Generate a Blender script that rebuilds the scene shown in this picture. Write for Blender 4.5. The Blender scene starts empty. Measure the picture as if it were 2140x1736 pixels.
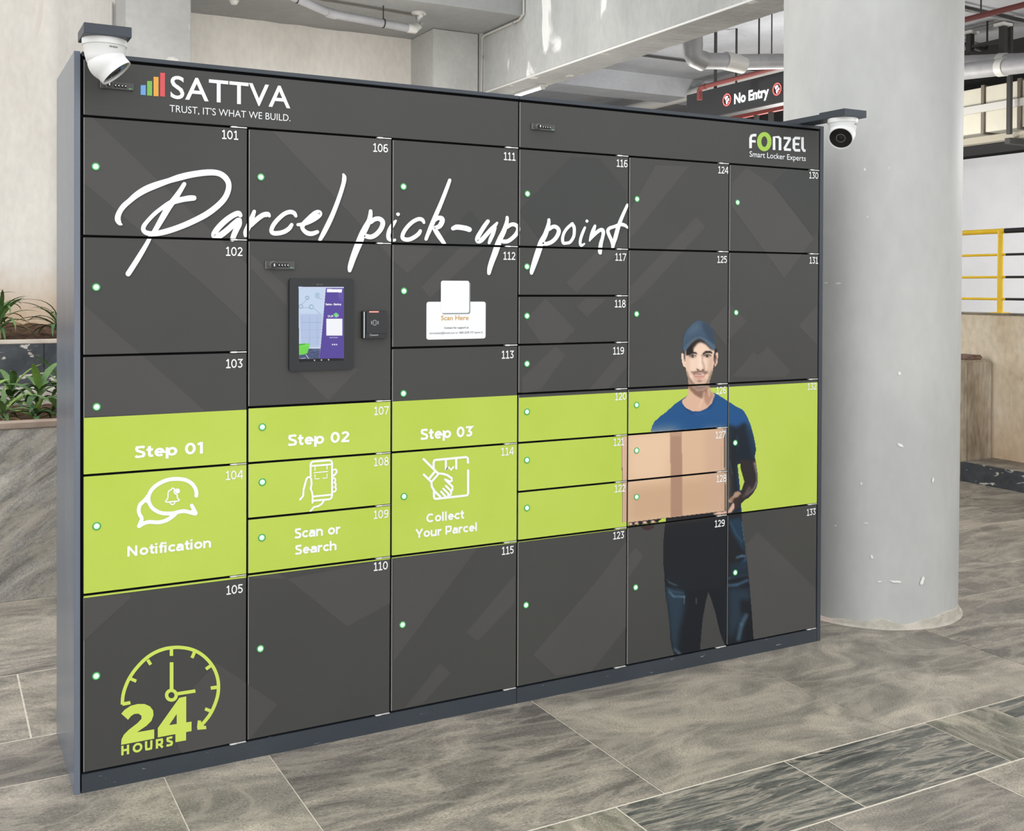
import bpy, bmesh, math, random
import numpy as np
from mathutils import Vector, Matrix, noise as mnoise
from mathutils.geometry import tessellate_polygon

random.seed(7)
PI = math.pi
sc = bpy.context.scene
col = sc.collection

# ------------------------------------------------------------------ camera
CX, CY, CZ = -0.36315, -3.15973, 1.40576
YAW, PITCH, ROLL = 0.497234, -0.009557, 0.004157
FOC, PPX, PPY = 2240.956, 1074.905, 620.033
W, H = 2140, 1736
_cy, _sy, _cp, _sp, _cr, _sr = math.cos(YAW), math.sin(YAW), math.cos(PITCH), math.sin(PITCH), math.cos(ROLL), math.sin(ROLL)
FWD = Vector((_sy*_cp, _cy*_cp, _sp)); RGT0 = Vector((_cy, -_sy, 0)); UP0 = RGT0.cross(FWD)
RGT = RGT0*_cr + UP0*_sr; UPV = UP0*_cr - RGT0*_sr
EYE = Vector((CX, CY, CZ))
cam_data = bpy.data.cameras.new('camera'); cam = bpy.data.objects.new('camera', cam_data); col.objects.link(cam)
M = Matrix(((RGT.x, UPV.x, -FWD.x, CX), (RGT.y, UPV.y, -FWD.y, CY), (RGT.z, UPV.z, -FWD.z, CZ), (0, 0, 0, 1)))
cam.matrix_world = M
cam_data.sensor_width = 36; cam_data.sensor_fit = 'HORIZONTAL'
cam_data.lens = FOC/W*36
cam_data.shift_x = (W/2-PPX)/W
cam_data.shift_y = (PPY-H/2)/W
cam_data.clip_start = 0.05; cam_data.clip_end = 200
sc.camera = cam

# ------------------------------------------------------------------ world, exposure
sc.view_settings.view_transform = 'Standard'; sc.view_settings.look = 'None'
sc.view_settings.gamma = 1.0; sc.view_settings.exposure = 0.0
try: sc.view_settings.use_curve_mapping = False
except Exception: pass
wd = bpy.data.worlds.new('world'); sc.world = wd; wd.use_nodes = True
bg = wd.node_tree.nodes['Background']
bg.inputs[0].default_value = (0.975, 0.985, 1.0, 1); bg.inputs[1].default_value = 1.7

def area(name, loc, rot, sx, sy, power, color=(1, 1, 1)):
    l = bpy.data.lights.new(name, 'AREA'); l.shape = 'RECTANGLE'; l.size = sx; l.size_y = sy; l.energy = power; l.color = color
    o = bpy.data.objects.new(name, l); o.location = loc; o.rotation_euler = rot; col.objects.link(o); return o
# added point lights, unseen, that brighten the parking level and the locker recess
def fill_point(name, loc, power, r=0.12):
    l = bpy.data.lights.new(name, 'POINT'); l.energy = power; l.shadow_soft_size = r; l.color = (1, 0.98, 0.95)
    o = bpy.data.objects.new(name, l); o.location = loc; col.objects.link(o); return o
fill_point('parking_fill', (7.6, 5.5, 2.4), 150); fill_point('parking_fill', (4.3, 9.5, 3.2), 130); fill_point('parking_fill', (9.4, 0.9, 2.7), 190); fill_point('parking_fill', (8.0, 4.5, 2.3), 50); fill_point('parking_fill', (5.6, 5.3, 2.3), 130); fill_point('recess_fill', (1.9, 2.4, 1.8), 78)  # no such fixtures; the last one, behind the locker, brightens the recessed wall

# ------------------------------------------------------------------ pixel helpers (rays of the photograph onto real planes)
def rayd(px, py): return FWD + RGT*((px-PPX)/FOC) - UPV*((py-PPY)/FOC)
def onY(px, py, Y):
    d = rayd(px, py); return EYE + d*((Y-CY)/d.y)
def onX(px, py, X):
    d = rayd(px, py); return EYE + d*((X-CX)/d.x)
def onZ(px, py, Z):
    d = rayd(px, py); return EYE + d*((Z-CZ)/d.z)
def fr(px, py):
    p = onY(px, py, 0.0); return (p.x, p.z)

# ------------------------------------------------------------------ colours and materials
def lin(c):
    c = c/255.0
    return c/12.92 if c <= 0.04045 else ((c+0.055)/1.055)**2.4
def rgb(r, g, b, k=1.0): return (lin(r)*k, lin(g)*k, lin(b)*k, 1.0)
MATS = {}
def mat(name, color, rough=0.6, metal=0.0, spec=0.5, emit=None, es=0.0):
    if name in MATS: return MATS[name]
    m = bpy.data.materials.new(name); m.use_nodes = True
    b = m.node_tree.nodes['Principled BSDF']
    b.inputs['Base Color'].default_value = color
    b.inputs['Roughness'].default_value = rough; b.inputs['Metallic'].default_value = metal
    b.inputs['Specular IOR Level'].default_value = spec
    if emit: b.inputs['Emission Color'].default_value = emit; b.inputs['Emission Strength'].default_value = es
    MATS[name] = m; return m
def nmat(name, c1, c2, scale=3.0, rough=0.8, detail=8, stretch=(1, 1, 1), contrast=(0.35, 0.65), bump=0.15, fine=None, c3=None, obj_rand=0.0, spots=None, distort=0.0, spec=0.5, bscale=None, bdist=0.01, veins=None):
    """procedural surface: noise mix of c1/c2 (+c3), fine grain, optional pale spots, bump"""
    if name in MATS: return MATS[name]
    m = bpy.data.materials.new(name); m.use_nodes = True; nt = m.node_tree; N = nt.nodes; L = nt.links
    b = N['Principled BSDF']; b.inputs['Roughness'].default_value = rough; b.inputs['Specular IOR Level'].default_value = spec
    geo = N.new('ShaderNodeNewGeometry'); mp = N.new('ShaderNodeMapping'); mp.inputs['Scale'].default_value = stretch
    L.new(geo.outputs['Position'], mp.inputs['Vector'])
    vec = mp.outputs['Vector']
    if obj_rand:
        oi = N.new('ShaderNodeObjectInfo'); mu = N.new('ShaderNodeVectorMath'); mu.operation = 'SCALE'
        cb = N.new('ShaderNodeCombineXYZ')
        for i in range(3): L.new(oi.outputs['Random'], cb.inputs[i])
        L.new(cb.outputs[0], mu.inputs[0]); mu.inputs['Scale'].default_value = 37.0
        ad = N.new('ShaderNodeVectorMath'); ad.operation = 'ADD'; L.new(vec, ad.inputs[0]); L.new(mu.outputs[0], ad.inputs[1]); vec = ad.outputs[0]
    n1 = N.new('ShaderNodeTexNoise'); n1.inputs['Scale'].default_value = scale; n1.inputs['Detail'].default_value = detail
    n1.inputs['Roughness'].default_value = 0.6; n1.inputs['Distortion'].default_value = distort
    L.new(vec, n1.inputs['Vector'])
    r1 = N.new('ShaderNodeValToRGB'); r1.color_ramp.elements[0].position = contrast[0]; r1.color_ramp.elements[1].position = contrast[1]
    r1.color_ramp.elements[0].color = c1; r1.color_ramp.elements[1].color = c2
    if c3:
        e = r1.color_ramp.elements.new((contrast[0]+contrast[1])/2); e.color = c3
    L.new(n1.outputs['Fac'], r1.inputs['Fac']); out = r1.outputs['Color']
    if fine:
        n2 = N.new('ShaderNodeTexNoise'); n2.inputs['Scale'].default_value = fine[0]; n2.inputs['Detail'].default_value = 6
        L.new(vec, n2.inputs['Vector'])
        mr = N.new('ShaderNodeMapRange'); mr.inputs['From Min'].default_value = 0.3; mr.inputs['From Max'].default_value = 0.7
        mr.inputs['To Min'].default_value = 1-fine[1]; mr.inputs['To Max'].default_value = 1+fine[1]
        L.new(n2.outputs['Fac'], mr.inputs['Value'])
        mx = N.new('ShaderNodeVectorMath'); mx.operation = 'SCALE'; L.new(out, mx.inputs[0]); L.new(mr.outputs[0], mx.inputs['Scale']); out = mx.outputs[0]
    if obj_rand:
        mr = N.new('ShaderNodeMapRange'); mr.inputs['To Min'].default_value = 1-obj_rand; mr.inputs['To Max'].default_value = 1+obj_rand
        L.new(oi.outputs['Random'], mr.inputs['Value'])
        mx = N.new('ShaderNodeVectorMath'); mx.operation = 'SCALE'; L.new(out, mx.inputs[0]); L.new(mr.outputs[0], mx.inputs['Scale']); out = mx.outputs[0]
    if veins:
        nv = N.new('ShaderNodeTexNoise'); nv.inputs['Scale'].default_value = veins[1]; nv.inputs['Detail'].default_value = 7; nv.inputs['Distortion'].default_value = veins[2]; nv.inputs['Roughness'].default_value = 0.55
        L.new(vec, nv.inputs['Vector']); rv = N.new('ShaderNodeValToRGB'); rv.color_ramp.interpolation = 'EASE'
        rv.color_ramp.elements[0].position = 0.5-veins[3]; rv.color_ramp.elements[0].color = (0, 0, 0, 1); rv.color_ramp.elements[1].position = 0.5+veins[3]; rv.color_ramp.elements[1].color = (0, 0, 0, 1)
        e = rv.color_ramp.elements.new(0.5); e.color = (veins[4],)*3+(1,)
        L.new(nv.outputs['Fac'], rv.inputs['Fac']); mx = N.new('ShaderNodeMix'); mx.data_type = 'RGBA'; L.new(rv.outputs['Color'], mx.inputs[0]); L.new(out, mx.inputs[6]); mx.inputs[7].default_value = veins[0]; out = mx.outputs[2]
    if spots:
        n3 = N.new('ShaderNodeTexNoise'); n3.inputs['Scale'].default_value = spots[1]; n3.inputs['Detail'].default_value = 5; n3.inputs['Distortion'].default_value = 0.8
        mp2 = N.new('ShaderNodeMapping'); mp2.inputs['Scale'].default_value = spots[3] if len(spots) > 3 else (1, 1, 1); mp2.inputs['Location'].default_value = (3.1, 1.7, 5.2)
        L.new(geo.outputs['Position'], mp2.inputs['Vector']); L.new(mp2.outputs[0], n3.inputs['Vector'])
        r3 = N.new('ShaderNodeValToRGB'); r3.color_ramp.elements[0].position = spots[2]; r3.color_ramp.elements[1].position = spots[2]+0.03
        L.new(n3.outputs['Fac'], r3.inputs['Fac'])
        mx = N.new('ShaderNodeMix'); mx.data_type = 'RGBA'; L.new(r3.outputs['Color'], mx.inputs[0]); L.new(out, mx.inputs[6]); mx.inputs[7].default_value = spots[0]; out = mx.outputs[2]
    L.new(out, b.inputs['Base Color'])
    if bump:
        bp = N.new('ShaderNodeBump'); bp.inputs['Strength'].default_value = bump; bp.inputs['Distance'].default_value = bdist
        n4 = N.new('ShaderNodeTexNoise'); n4.inputs['Scale'].default_value = bscale or scale*6; n4.inputs['Detail'].default_value = 6; L.new(vec, n4.inputs['Vector'])
        L.new(n4.outputs['Fac'], bp.inputs['Height']); L.new(bp.outputs[0], b.inputs['Normal'])
    MATS[name] = m; return m

def vcol_mat(name, emit=0.0, rough=0.45, spec=0.2):
    m = bpy.data.materials.new(name); m.use_nodes = True; nt = m.node_tree; b = nt.nodes['Principled BSDF']
    a = nt.nodes.new('ShaderNodeVertexColor'); a.layer_name = 'Col'
    b.inputs['Roughness'].default_value = rough; b.inputs['Specular IOR Level'].default_value = spec
    if emit:
        b.inputs['Base Color'].default_value = (0.01, 0.01, 0.01, 1)
        nt.links.new(a.outputs['Color'], b.inputs['Emission Color']); b.inputs['Emission Strength'].default_value = emit
    else: nt.links.new(a.outputs['Color'], b.inputs['Base Color'])
    return m

M_DOOR = nmat('door_charcoal_film', rgb(70, 70, 69), rgb(74, 74, 72), 1.2, rough=0.36, bump=0.02, bscale=400, fine=(900, 0.05), spec=0.22)
M_LIGHT = nmat('door_pattern_lighter', rgb(78, 77, 76), rgb(82, 81, 80), 1.2, rough=0.36, bump=0.0, fine=(900, 0.05), spec=0.22)
M_DARKP = nmat('door_pattern_darker', rgb(64, 66, 65), rgb(68, 69, 67), 1.2, rough=0.36, bump=0.0, fine=(900, 0.05), spec=0.22)
M_GREEN = nmat('door_lime_film', rgb(184, 207, 78), rgb(193, 214, 92), 1.5, rough=0.4, bump=0.0, fine=(700, 0.02), spec=0.3)
M_LIME = mat('lime_vinyl', rgb(206, 226, 96), 0.45)
M_WHITE = mat('white_vinyl', rgb(245, 248, 250), 0.45)
M_NUM = mat('number_white', rgb(240, 242, 242), 0.45)
M_SHADOWP = mat('print_drop_shade', rgb(48, 48, 46), 0.5)
M_SLATE = nmat('slate_powder_coat', rgb(58, 65, 73), rgb(64, 71, 79), 2.0, rough=0.42, bump=0.03, bscale=500, fine=(300, 0.05), spec=0.4)
M_PLINTH = nmat('slate_plinth_scuffed', rgb(50, 57, 65), rgb(56, 63, 71), 3.0, rough=0.5, bump=0.03, fine=(300, 0.06), spots=(rgb(150, 155, 160), 26, 0.70, (1, 1, 5)))
M_BLACKGAP = mat('black_carcass', (0.004, 0.004, 0.005, 1), 0.8, spec=0.2)
M_EDGE = mat('door_edge_highlight', rgb(150, 150, 148), 0.4)
M_STEEL = mat('bright_steel', rgb(235, 235, 232), 0.3, 0.4)
M_LED = mat('green_led_glow', rgb(170, 245, 185), 0.3, emit=(0.45, 1.0, 0.52, 1), es=1.0)
M_LEDRING = mat('green_led_ring', rgb(70, 150, 85), 0.25, emit=(0.1, 0.5, 0.15, 1), es=0.12)
M_BLACK = mat('black_plastic', rgb(26, 28, 31), 0.35)
M_LOCKP = mat('lock_plate_black', rgb(72, 72, 71), 0.4)
M_LOCKK = mat('lock_knob_grey', rgb(128, 125, 120), 0.35)
M_PHOTO = vcol_mat('printed_photo')
M_SCREEN = vcol_mat('lit_screen', emit=1.0, rough=0.2)

# ------------------------------------------------------------------ object helpers
def tag(o, label=None, cat=None, group=None, kind=None):
    if label: o['label'] = label
    if cat: o['category'] = cat
    if group: o['group'] = group
    if kind: o['kind'] = kind
    return o
def empty(name, loc=(0, 0, 0), label=None, cat=None, group=None):
    o = bpy.data.objects.new(name, None); o.location = loc; o.empty_display_size = 0.1; col.objects.link(o)
    return tag(o, label, cat, group)
def link(name, me, parent=None, loc=None):
    o = bpy.data.objects.new(name, me); col.objects.link(o)
    if parent is not None:
        o.parent = parent
        wl = parent_world(parent)
        o.location = (Vector(loc) if loc else Vector((0, 0, 0))) - (wl if not loc else Vector((0, 0, 0)))
    elif loc: o.location = loc
    return o
def parent_world(p):
    v = Vector((0, 0, 0))
    while p is not None: v += p.location; p = p.parent
    return v
class MB:
    """collects shapes in world coordinates, multi material, one mesh"""
    def __init__(s): s.v = []; s.f = []; s.m = []; s.mats = []; s.sm = []
    def mi(s, m):
        if m not in s.mats: s.mats.append(m)
        return s.mats.index(m)
    def add(s, vs, fs, m, smooth=False):
        b = len(s.v); s.v += [tuple(v) for v in vs]; k = s.mi(m)
        for f in fs: s.f.append(tuple(b+i for i in f)); s.m.append(k); s.sm.append(smooth)
    def box(s, x0, x1, y0, y1, z0, z1, m, bev=0.0, T=None):
        bm = bmesh.new(); bmesh.ops.create_cube(bm, size=1)
        for v in bm.verts: v.co = Vector(((x0+x1)/2+v.co.x*(x1-x0), (y0+y1)/2+v.co.y*(y1-y0), (z0+z1)/2+v.co.z*(z1-z0)))
        if bev: bmesh.ops.bevel(bm, geom=bm.edges[:], offset=bev, segments=2, affect='EDGES')
        if T is not None: bmesh.ops.transform(bm, matrix=T, verts=bm.verts)
        bm.verts.index_update(); s.add([v.co[:] for v in bm.verts], [[v.index for v in f.verts] for f in bm.faces], m); bm.free(); return s
    def tube(s, pts, r, m, n=12, caps=True):
        P = [Vector(p) for p in pts]; rings = []
        for i, p in enumerate(P):
            if i == 0: t = P[1]-P[0]
            elif i == len(P)-1: t = P[-1]-P[-2]
            else: t = (P[i+1]-P[i]).normalized()+(P[i]-P[i-1]).normalized()
            t.normalize(); a = Vector((0, 0, 1)) if abs(t.z) < 0.9 else Vector((1, 0, 0))
            u = t.cross(a).normalized(); w = t.cross(u)
            rr = r[i] if isinstance(r, (list, tuple)) else r
            rings.append([p+u*(rr*math.cos(2*PI*k/n))+w*(rr*math.sin(2*PI*k/n)) for k in range(n)])
        vs = [v for R in rings for v in R]; fs = []
        for i in range(len(P)-1):
            for k in range(n): fs.append((i*n+k, i*n+(k+1) % n, (i+1)*n+(k+1) % n, (i+1)*n+k))
        if caps: fs.append(tuple(range(n))[::-1]); fs.append(tuple((len(P)-1)*n+k for k in range(n)))
        s.add(vs, fs, m, True); return s
    def lathe(s, prof, m, T=Matrix.Identity(4), n=40, smooth=True, caps=True):
        vs = []; fs = []
        for r, z in prof:
            for k in range(n): vs.append((T @ Vector((r*math.cos(2*PI*k/n), r*math.sin(2*PI*k/n), z)))[:])
        for i in range(len(prof)-1):
            for k in range(n): fs.append((i*n+k, i*n+(k+1) % n, (i+1)*n+(k+1) % n, (i+1)*n+k))
        if caps: fs.append(tuple(range(n))[::-1]); fs.append(tuple((len(prof)-1)*n+k for k in range(n)))
        s.add(vs, fs, m, smooth); return s
    def prism(s, poly, axis, a, b, m):
        """poly list of 2D points extruded along axis 'x','y','z' from a to b"""
        n = len(poly)
        def P(p, t): return {'x': (t, p[0], p[1]), 'y': (p[0], t, p[1]), 'z': (p[0], p[1], t)}[axis]
        vs = [P(p, a) for p in poly]+[P(p, b) for p in poly]
        fs = [tuple(range(n))[::-1], tuple(range(n, 2*n))]+[(i, (i+1) % n, n+(i+1) % n, n+i) for i in range(n)]
        s.add(vs, fs, m); return s
    def mesh(s, name):
        me = bpy.data.meshes.new(name); me.from_pydata(s.v, [], s.f)
        for m in s.mats: me.materials.append(m)
        me.polygons.foreach_set('material_index', s.m); me.polygons.foreach_set('use_smooth', s.sm); me.update()
        bm = bmesh.new(); bm.from_mesh(me); bmesh.ops.recalc_face_normals(bm, faces=bm.faces[:]); bm.to_mesh(me); bm.free()
        if any(s.sm):
            try: me.set_sharp_from_angle(angle=math.radians(40))
            except Exception: pass
        return me
    def build(s, name, parent=None):
        return link(name, s.mesh(name), parent)

# text to triangles -------------------------------------------------
_tc = {}
def text_tris(txt, weight=0.0, spacing=1.0):
    """returns list of triangles (2D), bbox, cap height, for the built-in font"""
    key = (txt, weight, spacing)
    if key in _tc: return _tc[key]
    cu = bpy.data.curves.new('tmp', 'FONT'); cu.body = txt; cu.size = 1.0; cu.offset = weight; cu.space_character = spacing; cu.resolution_u = 4
    o = bpy.data.objects.new('tmp', cu); col.objects.link(o)
    bpy.context.view_layer.update()
    dg = bpy.context.evaluated_depsgraph_get(); me = bpy.data.meshes.new_from_object(o.evaluated_get(dg))
    me.calc_loop_triangles()
    tris = [[(me.vertices[i].co.x, me.vertices[i].co.y) for i in t.vertices] for t in me.loop_triangles]
    xs = [p[0] for t in tris for p in t]; ys = [p[1] for t in tris for p in t]
    bpy.data.objects.remove(o); bpy.data.curves.remove(cu); bpy.data.meshes.remove(me)
    _tc[key] = (tris, min(xs), max(xs), min(ys), max(ys)); return _tc[key]
_ch = {}
def cap_h(weight):
    if weight not in _ch: t = text_tris('H', weight); _ch[weight] = (t[3], t[4])
    return _ch[weight]

# own stroke-built round sans alphabet (cap height 1) ----------------------
def _arc(cx, cy, rx, ry, a0, a1, n=12): return [(cx+rx*math.cos(math.radians(a0+(a1-a0)*i/n)), cy+ry*math.sin(math.radians(a0+(a1-a0)*i/n))) for i in range(n+1)]
def glyph(ch, w):
    h = w/2; X = .74-h      # x-height centre line
    r = .37-h; cx = .37
    G = {
     '0': (.84, [_arc(.40, .5, .37-h, .5-h, 0, 360, 24)]),
     '1': (.52, [[(.05, .80), (.20, .86), (.30, 1-h*.2)], [(.31, 1), (.31, 0)]]),
     '2': (.74, [_arc(.36, .70, .30-h*.7, .30-h, 165, -35, 12)+[(.12, h)], [(.05, h), (.69, h)]]),
     '3': (.74, [[(.07, 1-h), (.62, 1-h), (.32, .60)], [(.30, .57)]+_arc(.34, .30, .33-h, .30-h, 80, -150, 12)]),
     '4': (.80, [[(.60, 0), (.60, 1)], [(.56, .98), (.08, .30), (.78, .30)]]),
     '5': (.74, [[(.64, 1-h), (.16, 1-h), (.13, .56), (.32, .62)]+_arc(.34, .32, .33-h, .32-h, 80, -150, 12)]),
     '6': (.78, [_arc(.39, .32, .35-h, .32-h, 0, 360, 20), [(.04+h, .34), (.06+h, .60), (.20, .86), (.44, 1-h), (.66, .93)]]),
     '7': (.70, [[(.02, 1-h), (.66, 1-h), (.24, 0)]]),
     '8': (.78, [_arc(.39, .27, .35-h, .27+.02-h*.8, 0, 360, 20), _arc(.39, .75, .30-h, .25-h*.6, 0, 360, 20)]),
     '9': (.78, [_arc(.39, .68, .35-h, .32-h, 0, 360, 20), [(.74-h, .66), (.72-h, .40), (.58, .14), (.34, h), (.12, .07)]]),
     'S': (.76, [[(.66, .84), (.52, .95-h*.3), (.36, 1-h), (.18, .93-h*.4), (.10+h*.4, .75), (.20, .60), (.40, .51), (.58, .42), (.66-h*.3, .27), (.56, .09+h*.3), (.38, h), (.20, .05+h*.4), (.06, .17)]]),
     't': (.50, [[(.22, .94), (.22, .24), (.28, h+.02), (.46, h+.01)], [(.02, .74-h), (.46, .74-h)]]),
     'e': (.78, [[(.06+h, .38), (.70-h*.4, .38)]+_arc(.38, .37, .34-h, .37-h, 0, 320, 18)[1:]]),
     'p': (.84, [[(h, .74), (h, -.22)], _arc(.44, .37, .35-h, .37-h, 0, 360, 20)]),
     'N': (1.02, [[(h, 0), (h, 1)], [(h*.8, 1-h*.2), (.86-h*.8, h*.2)], [(.86-h, 0), (.86-h, 1)]]),
     'o': (.84, [_arc(.40, .37, .38-h, .37-h, 0, 360, 22)]),
     'i': (.34, [[(h+.02, 0), (h+.02, .74)], [(h+.02, .84), (h+.02, 1.02)]]),
     'f': (.46, [[(.20, 0), (.20, .80), (.26, .95), (.46, 1-h*.7)], [(.02, .74-h), (.44, .74-h)]]),
     'c': (.70, [_arc(.40, .37, .38-h, .37-h, 42, 318, 18)]),
     'a': (.76, [[(.62-h*.2, 0), (.62-h*.2, .50), (.54, X-.05), (.36, X), (.12, X-.06)], [(.60-h*.2, .40), (.34, .42), (.14, .36), (.08+h*.3, .20), (.18, h), (.36, h), (.60-h*.2, .22)]]),
     'n': (.80, [[(h, 0), (h, .74)], [(h, .44), (.16, X-.07), (.36, X), (.56, X-.06), (.66-h*.4, .44), (.66-h*.4, 0)]]),
     'r': (.52, [[(h, 0), (h, .74)], [(h, .42), (.18, X-.08), (.30, X-.02), (.48, X)]]),
     'h': (.80, [[(h, 0), (h, 1.03)], [(h, .44), (.16, X-.07), (.36, X), (.56, X-.06), (.66-h*.4, .44), (.66-h*.4, 0)]]),
     'C': (.98, [_arc(.50, .5, .48-h, .5-h, 45, 315, 22)]),
     'l': (.34, [[(h+.02, 0), (h+.02, 1.03)]]),
     'Y': (.90, [[(.06, 1), (.42, .42)], [(.78, 1), (.42, .42)], [(.42, .50), (.42, 0)]]),
     'u': (.80, [[(h, .74), (h, .30), (.12+h*.4, .10), (.32, h), (.54, .10), (.66-h*.4, .30)], [(.66-h*.4, .74), (.66-h*.4, 0)]]),
     'P': (.82, [[(h, 0), (h, 1)], [(h, 1-h), (.44, 1-h), (.62, .92-h*.4), (.70-h*.4, .66), (.62, .40), (.44, .34), (h, .34)]]),
     'H': (.98, [[(h, 0), (h, 1)], [(.80-h, 0), (.80-h, 1)], [(h, .5), (.80-h, .5)]]),
     'O': (1.10, [_arc(.51, .5, .50-h, .5-h, 0, 360, 26)]),
     'U': (.96, [[(h, 1), (h, .38), (.12+h*.3, .14), (.40, h), (.66-h*.3, .14), (.78-h, .38), (.78-h, 1)]]),
     'R': (.90, [[(h, 0), (h, 1)], [(h, 1-h), (.44, 1-h), (.62, .92-h*.4), (.70-h*.4, .68), (.62, .45), (.44, .38), (h, .38)], [(.42, .38), (.72, 0)]]),
     ' ': (.42, []),
    }
    return G[ch]
def stext(txt, w, gap=0.0, num=False):
    """quads of a stroke-built text; returns polys, xmin, xmax"""
    out = []; x = 0
    for ch in txt:
        adv, st = glyph(ch, w)
        if num and ch == '1': adv, st = .70, [[(.10, .80), (.26, .88), (.37, 1.0)], [(.36, 1), (.36, 0)], [(.08, w*.42), (.66, w*.42)]]
        for P in st:
            n = len(P); cl = abs(P[0][0]-P[-1][0]) < 1e-6 and abs(P[0][1]-P[-1][1]) < 1e-6; Lf = []; Rt = []
            for i in range(n):
                a = P[i-1] if i > 0 else (P[-2] if cl else P[0]); b = P[i+1] if i < n-1 else (P[1] if cl else P[-1]); c = P[i]
                d1 = (c[0]-a[0], c[1]-a[1]); d2 = (b[0]-c[0], b[1]-c[1]); l1 = math.hypot(*d1) or 0; l2 = math.hypot(*d2) or 0
                u1 = (d1[0]/l1, d1[1]/l1) if l1 else (d2[0]/l2, d2[1]/l2); u2 = (d2[0]/l2, d2[1]/l2) if l2 else u1
                m_ = (u1[0]+u2[0], u1[1]+u2[1]); lm_ = math.hypot(*m_) or 1; m_ = (m_[0]/lm_, m_[1]/lm_); k = 1/max(.45, m_[0]*u1[0]+m_[1]*u1[1])
                nx, ny = -m_[1]*w/2*k, m_[0]*w/2*k; Lf.append((x+c[0]+nx, c[1]+ny)); Rt.append((x+c[0]-nx, c[1]-ny))
            for i in range(n-1): out.append([Lf[i], Lf[i+1], Rt[i+1], Rt[i]])
        x += adv+gap
    xs = [p[0] for q in out for p in q]; return out, min(xs), max(xs)

# ------------------------------------------------------------------ locker grid
UH = 0.165; CW = 0.45562; ZP = 0.05478; ZT = ZP+11*UH; ZH = ZT+0.15705; ZTOP = 2.046; PT = 0.0217; DEP = 0.469
XC = [k*CW-(0.0095 if k > 3 else 0) for k in range(7)]
GX, GZ = 0.0034, 0.0034
COLS = [[(101, 2), (102, 2), (103, 2), (104, 2), (105, 3)],
        [(106, 2), (0, 3), (107, 1), (108, 1), (109, 1), (110, 3)],
        [(111, 2), (112, 2), (113, 2), (114, 2), (115, 3)],
        [(116, 2), (117, 1), (118, 1), (119, 1), (120, 1), (121, 1), (122, 1), (123, 3)],
        [(124, 2), (125, 3), (126, 1), (127, 1), (128, 1), (129, 3)],
        [(130, 2), (131, 3), (132, 3), (133, 3)]]
DOORS = []   # (number, column, rect)
for c, lst in enumerate(COLS):
    r = 0
    for n, h in lst:
        DOORS.append((n, c, (XC[c]+GX, XC[c+1]-GX, ZT-(r+h)*UH+GZ, ZT-r*UH-GZ), r, r+h)); r += h
DOORS.append((-1, 0, (XC[0]+GX, XC[3]-GX, ZT+GZ, ZH-0.002), -1, 0))
DOORS.append((-2, 3, (XC[3]+GX, XC[6]-GX, ZT+GZ, ZH-0.002), -1, 0))

lockerA = empty('parcel_locker', (XC[0], 0, 0), 'left unit of the charcoal and lime locker bank, with doors 101 to 115', 'locker', 'parcel locker units')
lockerB = empty('parcel_locker', (XC[3], 0, 0), 'right unit of the locker bank, printed with a courier in a cap', 'locker', 'parcel locker units')
def unit(c): return lockerA if c < 3 else lockerB
M_SIDE = nmat('slate_side_lit', rgb(104, 112, 125), rgb(112, 121, 133), 1.5, rough=0.27, bump=0.02, bscale=300, fine=(300, 0.04), stretch=(1, 6, .6), spec=0.6)  # same slate coat, base colour lightened for the daylight on the flank
for U_, x0, x1, side in ((lockerA, XC[0]-PT, XC[3], -1), (lockerB, XC[3], XC[6]+PT, 1)):
    m = MB(); m.box(x0+0.003 if side < 0 else x0+0.0005, x1-0.0005 if side < 0 else x1-0.003, 0.016, DEP-0.002, 0.004, ZTOP-0.003, M_BLACKGAP); m.build('carcass', U_)
    m = MB()
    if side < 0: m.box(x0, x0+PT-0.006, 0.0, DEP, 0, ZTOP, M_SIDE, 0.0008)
    else: m.box(x1-PT+0.002, x1, 0.0, DEP, 0, ZTOP, M_SLATE, 0.0008)
    m.build('side_panel', U_)
    a = XC[0]-0.002 if side < 0 else XC[3]+0.0008; b = XC[3]-0.0008 if side < 0 else XC[6]+0.001
    m = MB(); m.box(a, b, 0.0, 0.02, ZH+0.007, ZTOP, M_SLATE, 0.0008); m.box(a, b, 0.02, DEP, ZTOP-0.002, ZTOP, M_SLATE); m.build('top_rail', U_)
    m = MB(); m.box(a, b, 0.0, 0.02, 0.0, ZP-0.003, M_PLINTH, 0.0006); m.build('plinth', U_)

door_obj = {}
BEV = 0.0009
for n, c, (x0, x1, z0, z1), r0, r1 in DOORS:
    m = MB(); m.box(x0, x1, 0.0, 0.015, z0, z1, M_DOOR, BEV)
    o = m.build('locker_door' if n > 0 else ('kiosk_door' if n == 0 else 'header_panel'), unit(c))
    # pale strip paints the bevel highlight along the left edge
    door_obj[(n, c)] = o
    e = MB(); e.box(x0-0.0008, x0+0.0010, -0.0004, 0.003, z0+0.001, z1-0.001, M_EDGE); e.build('edge_highlight', o)

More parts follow.
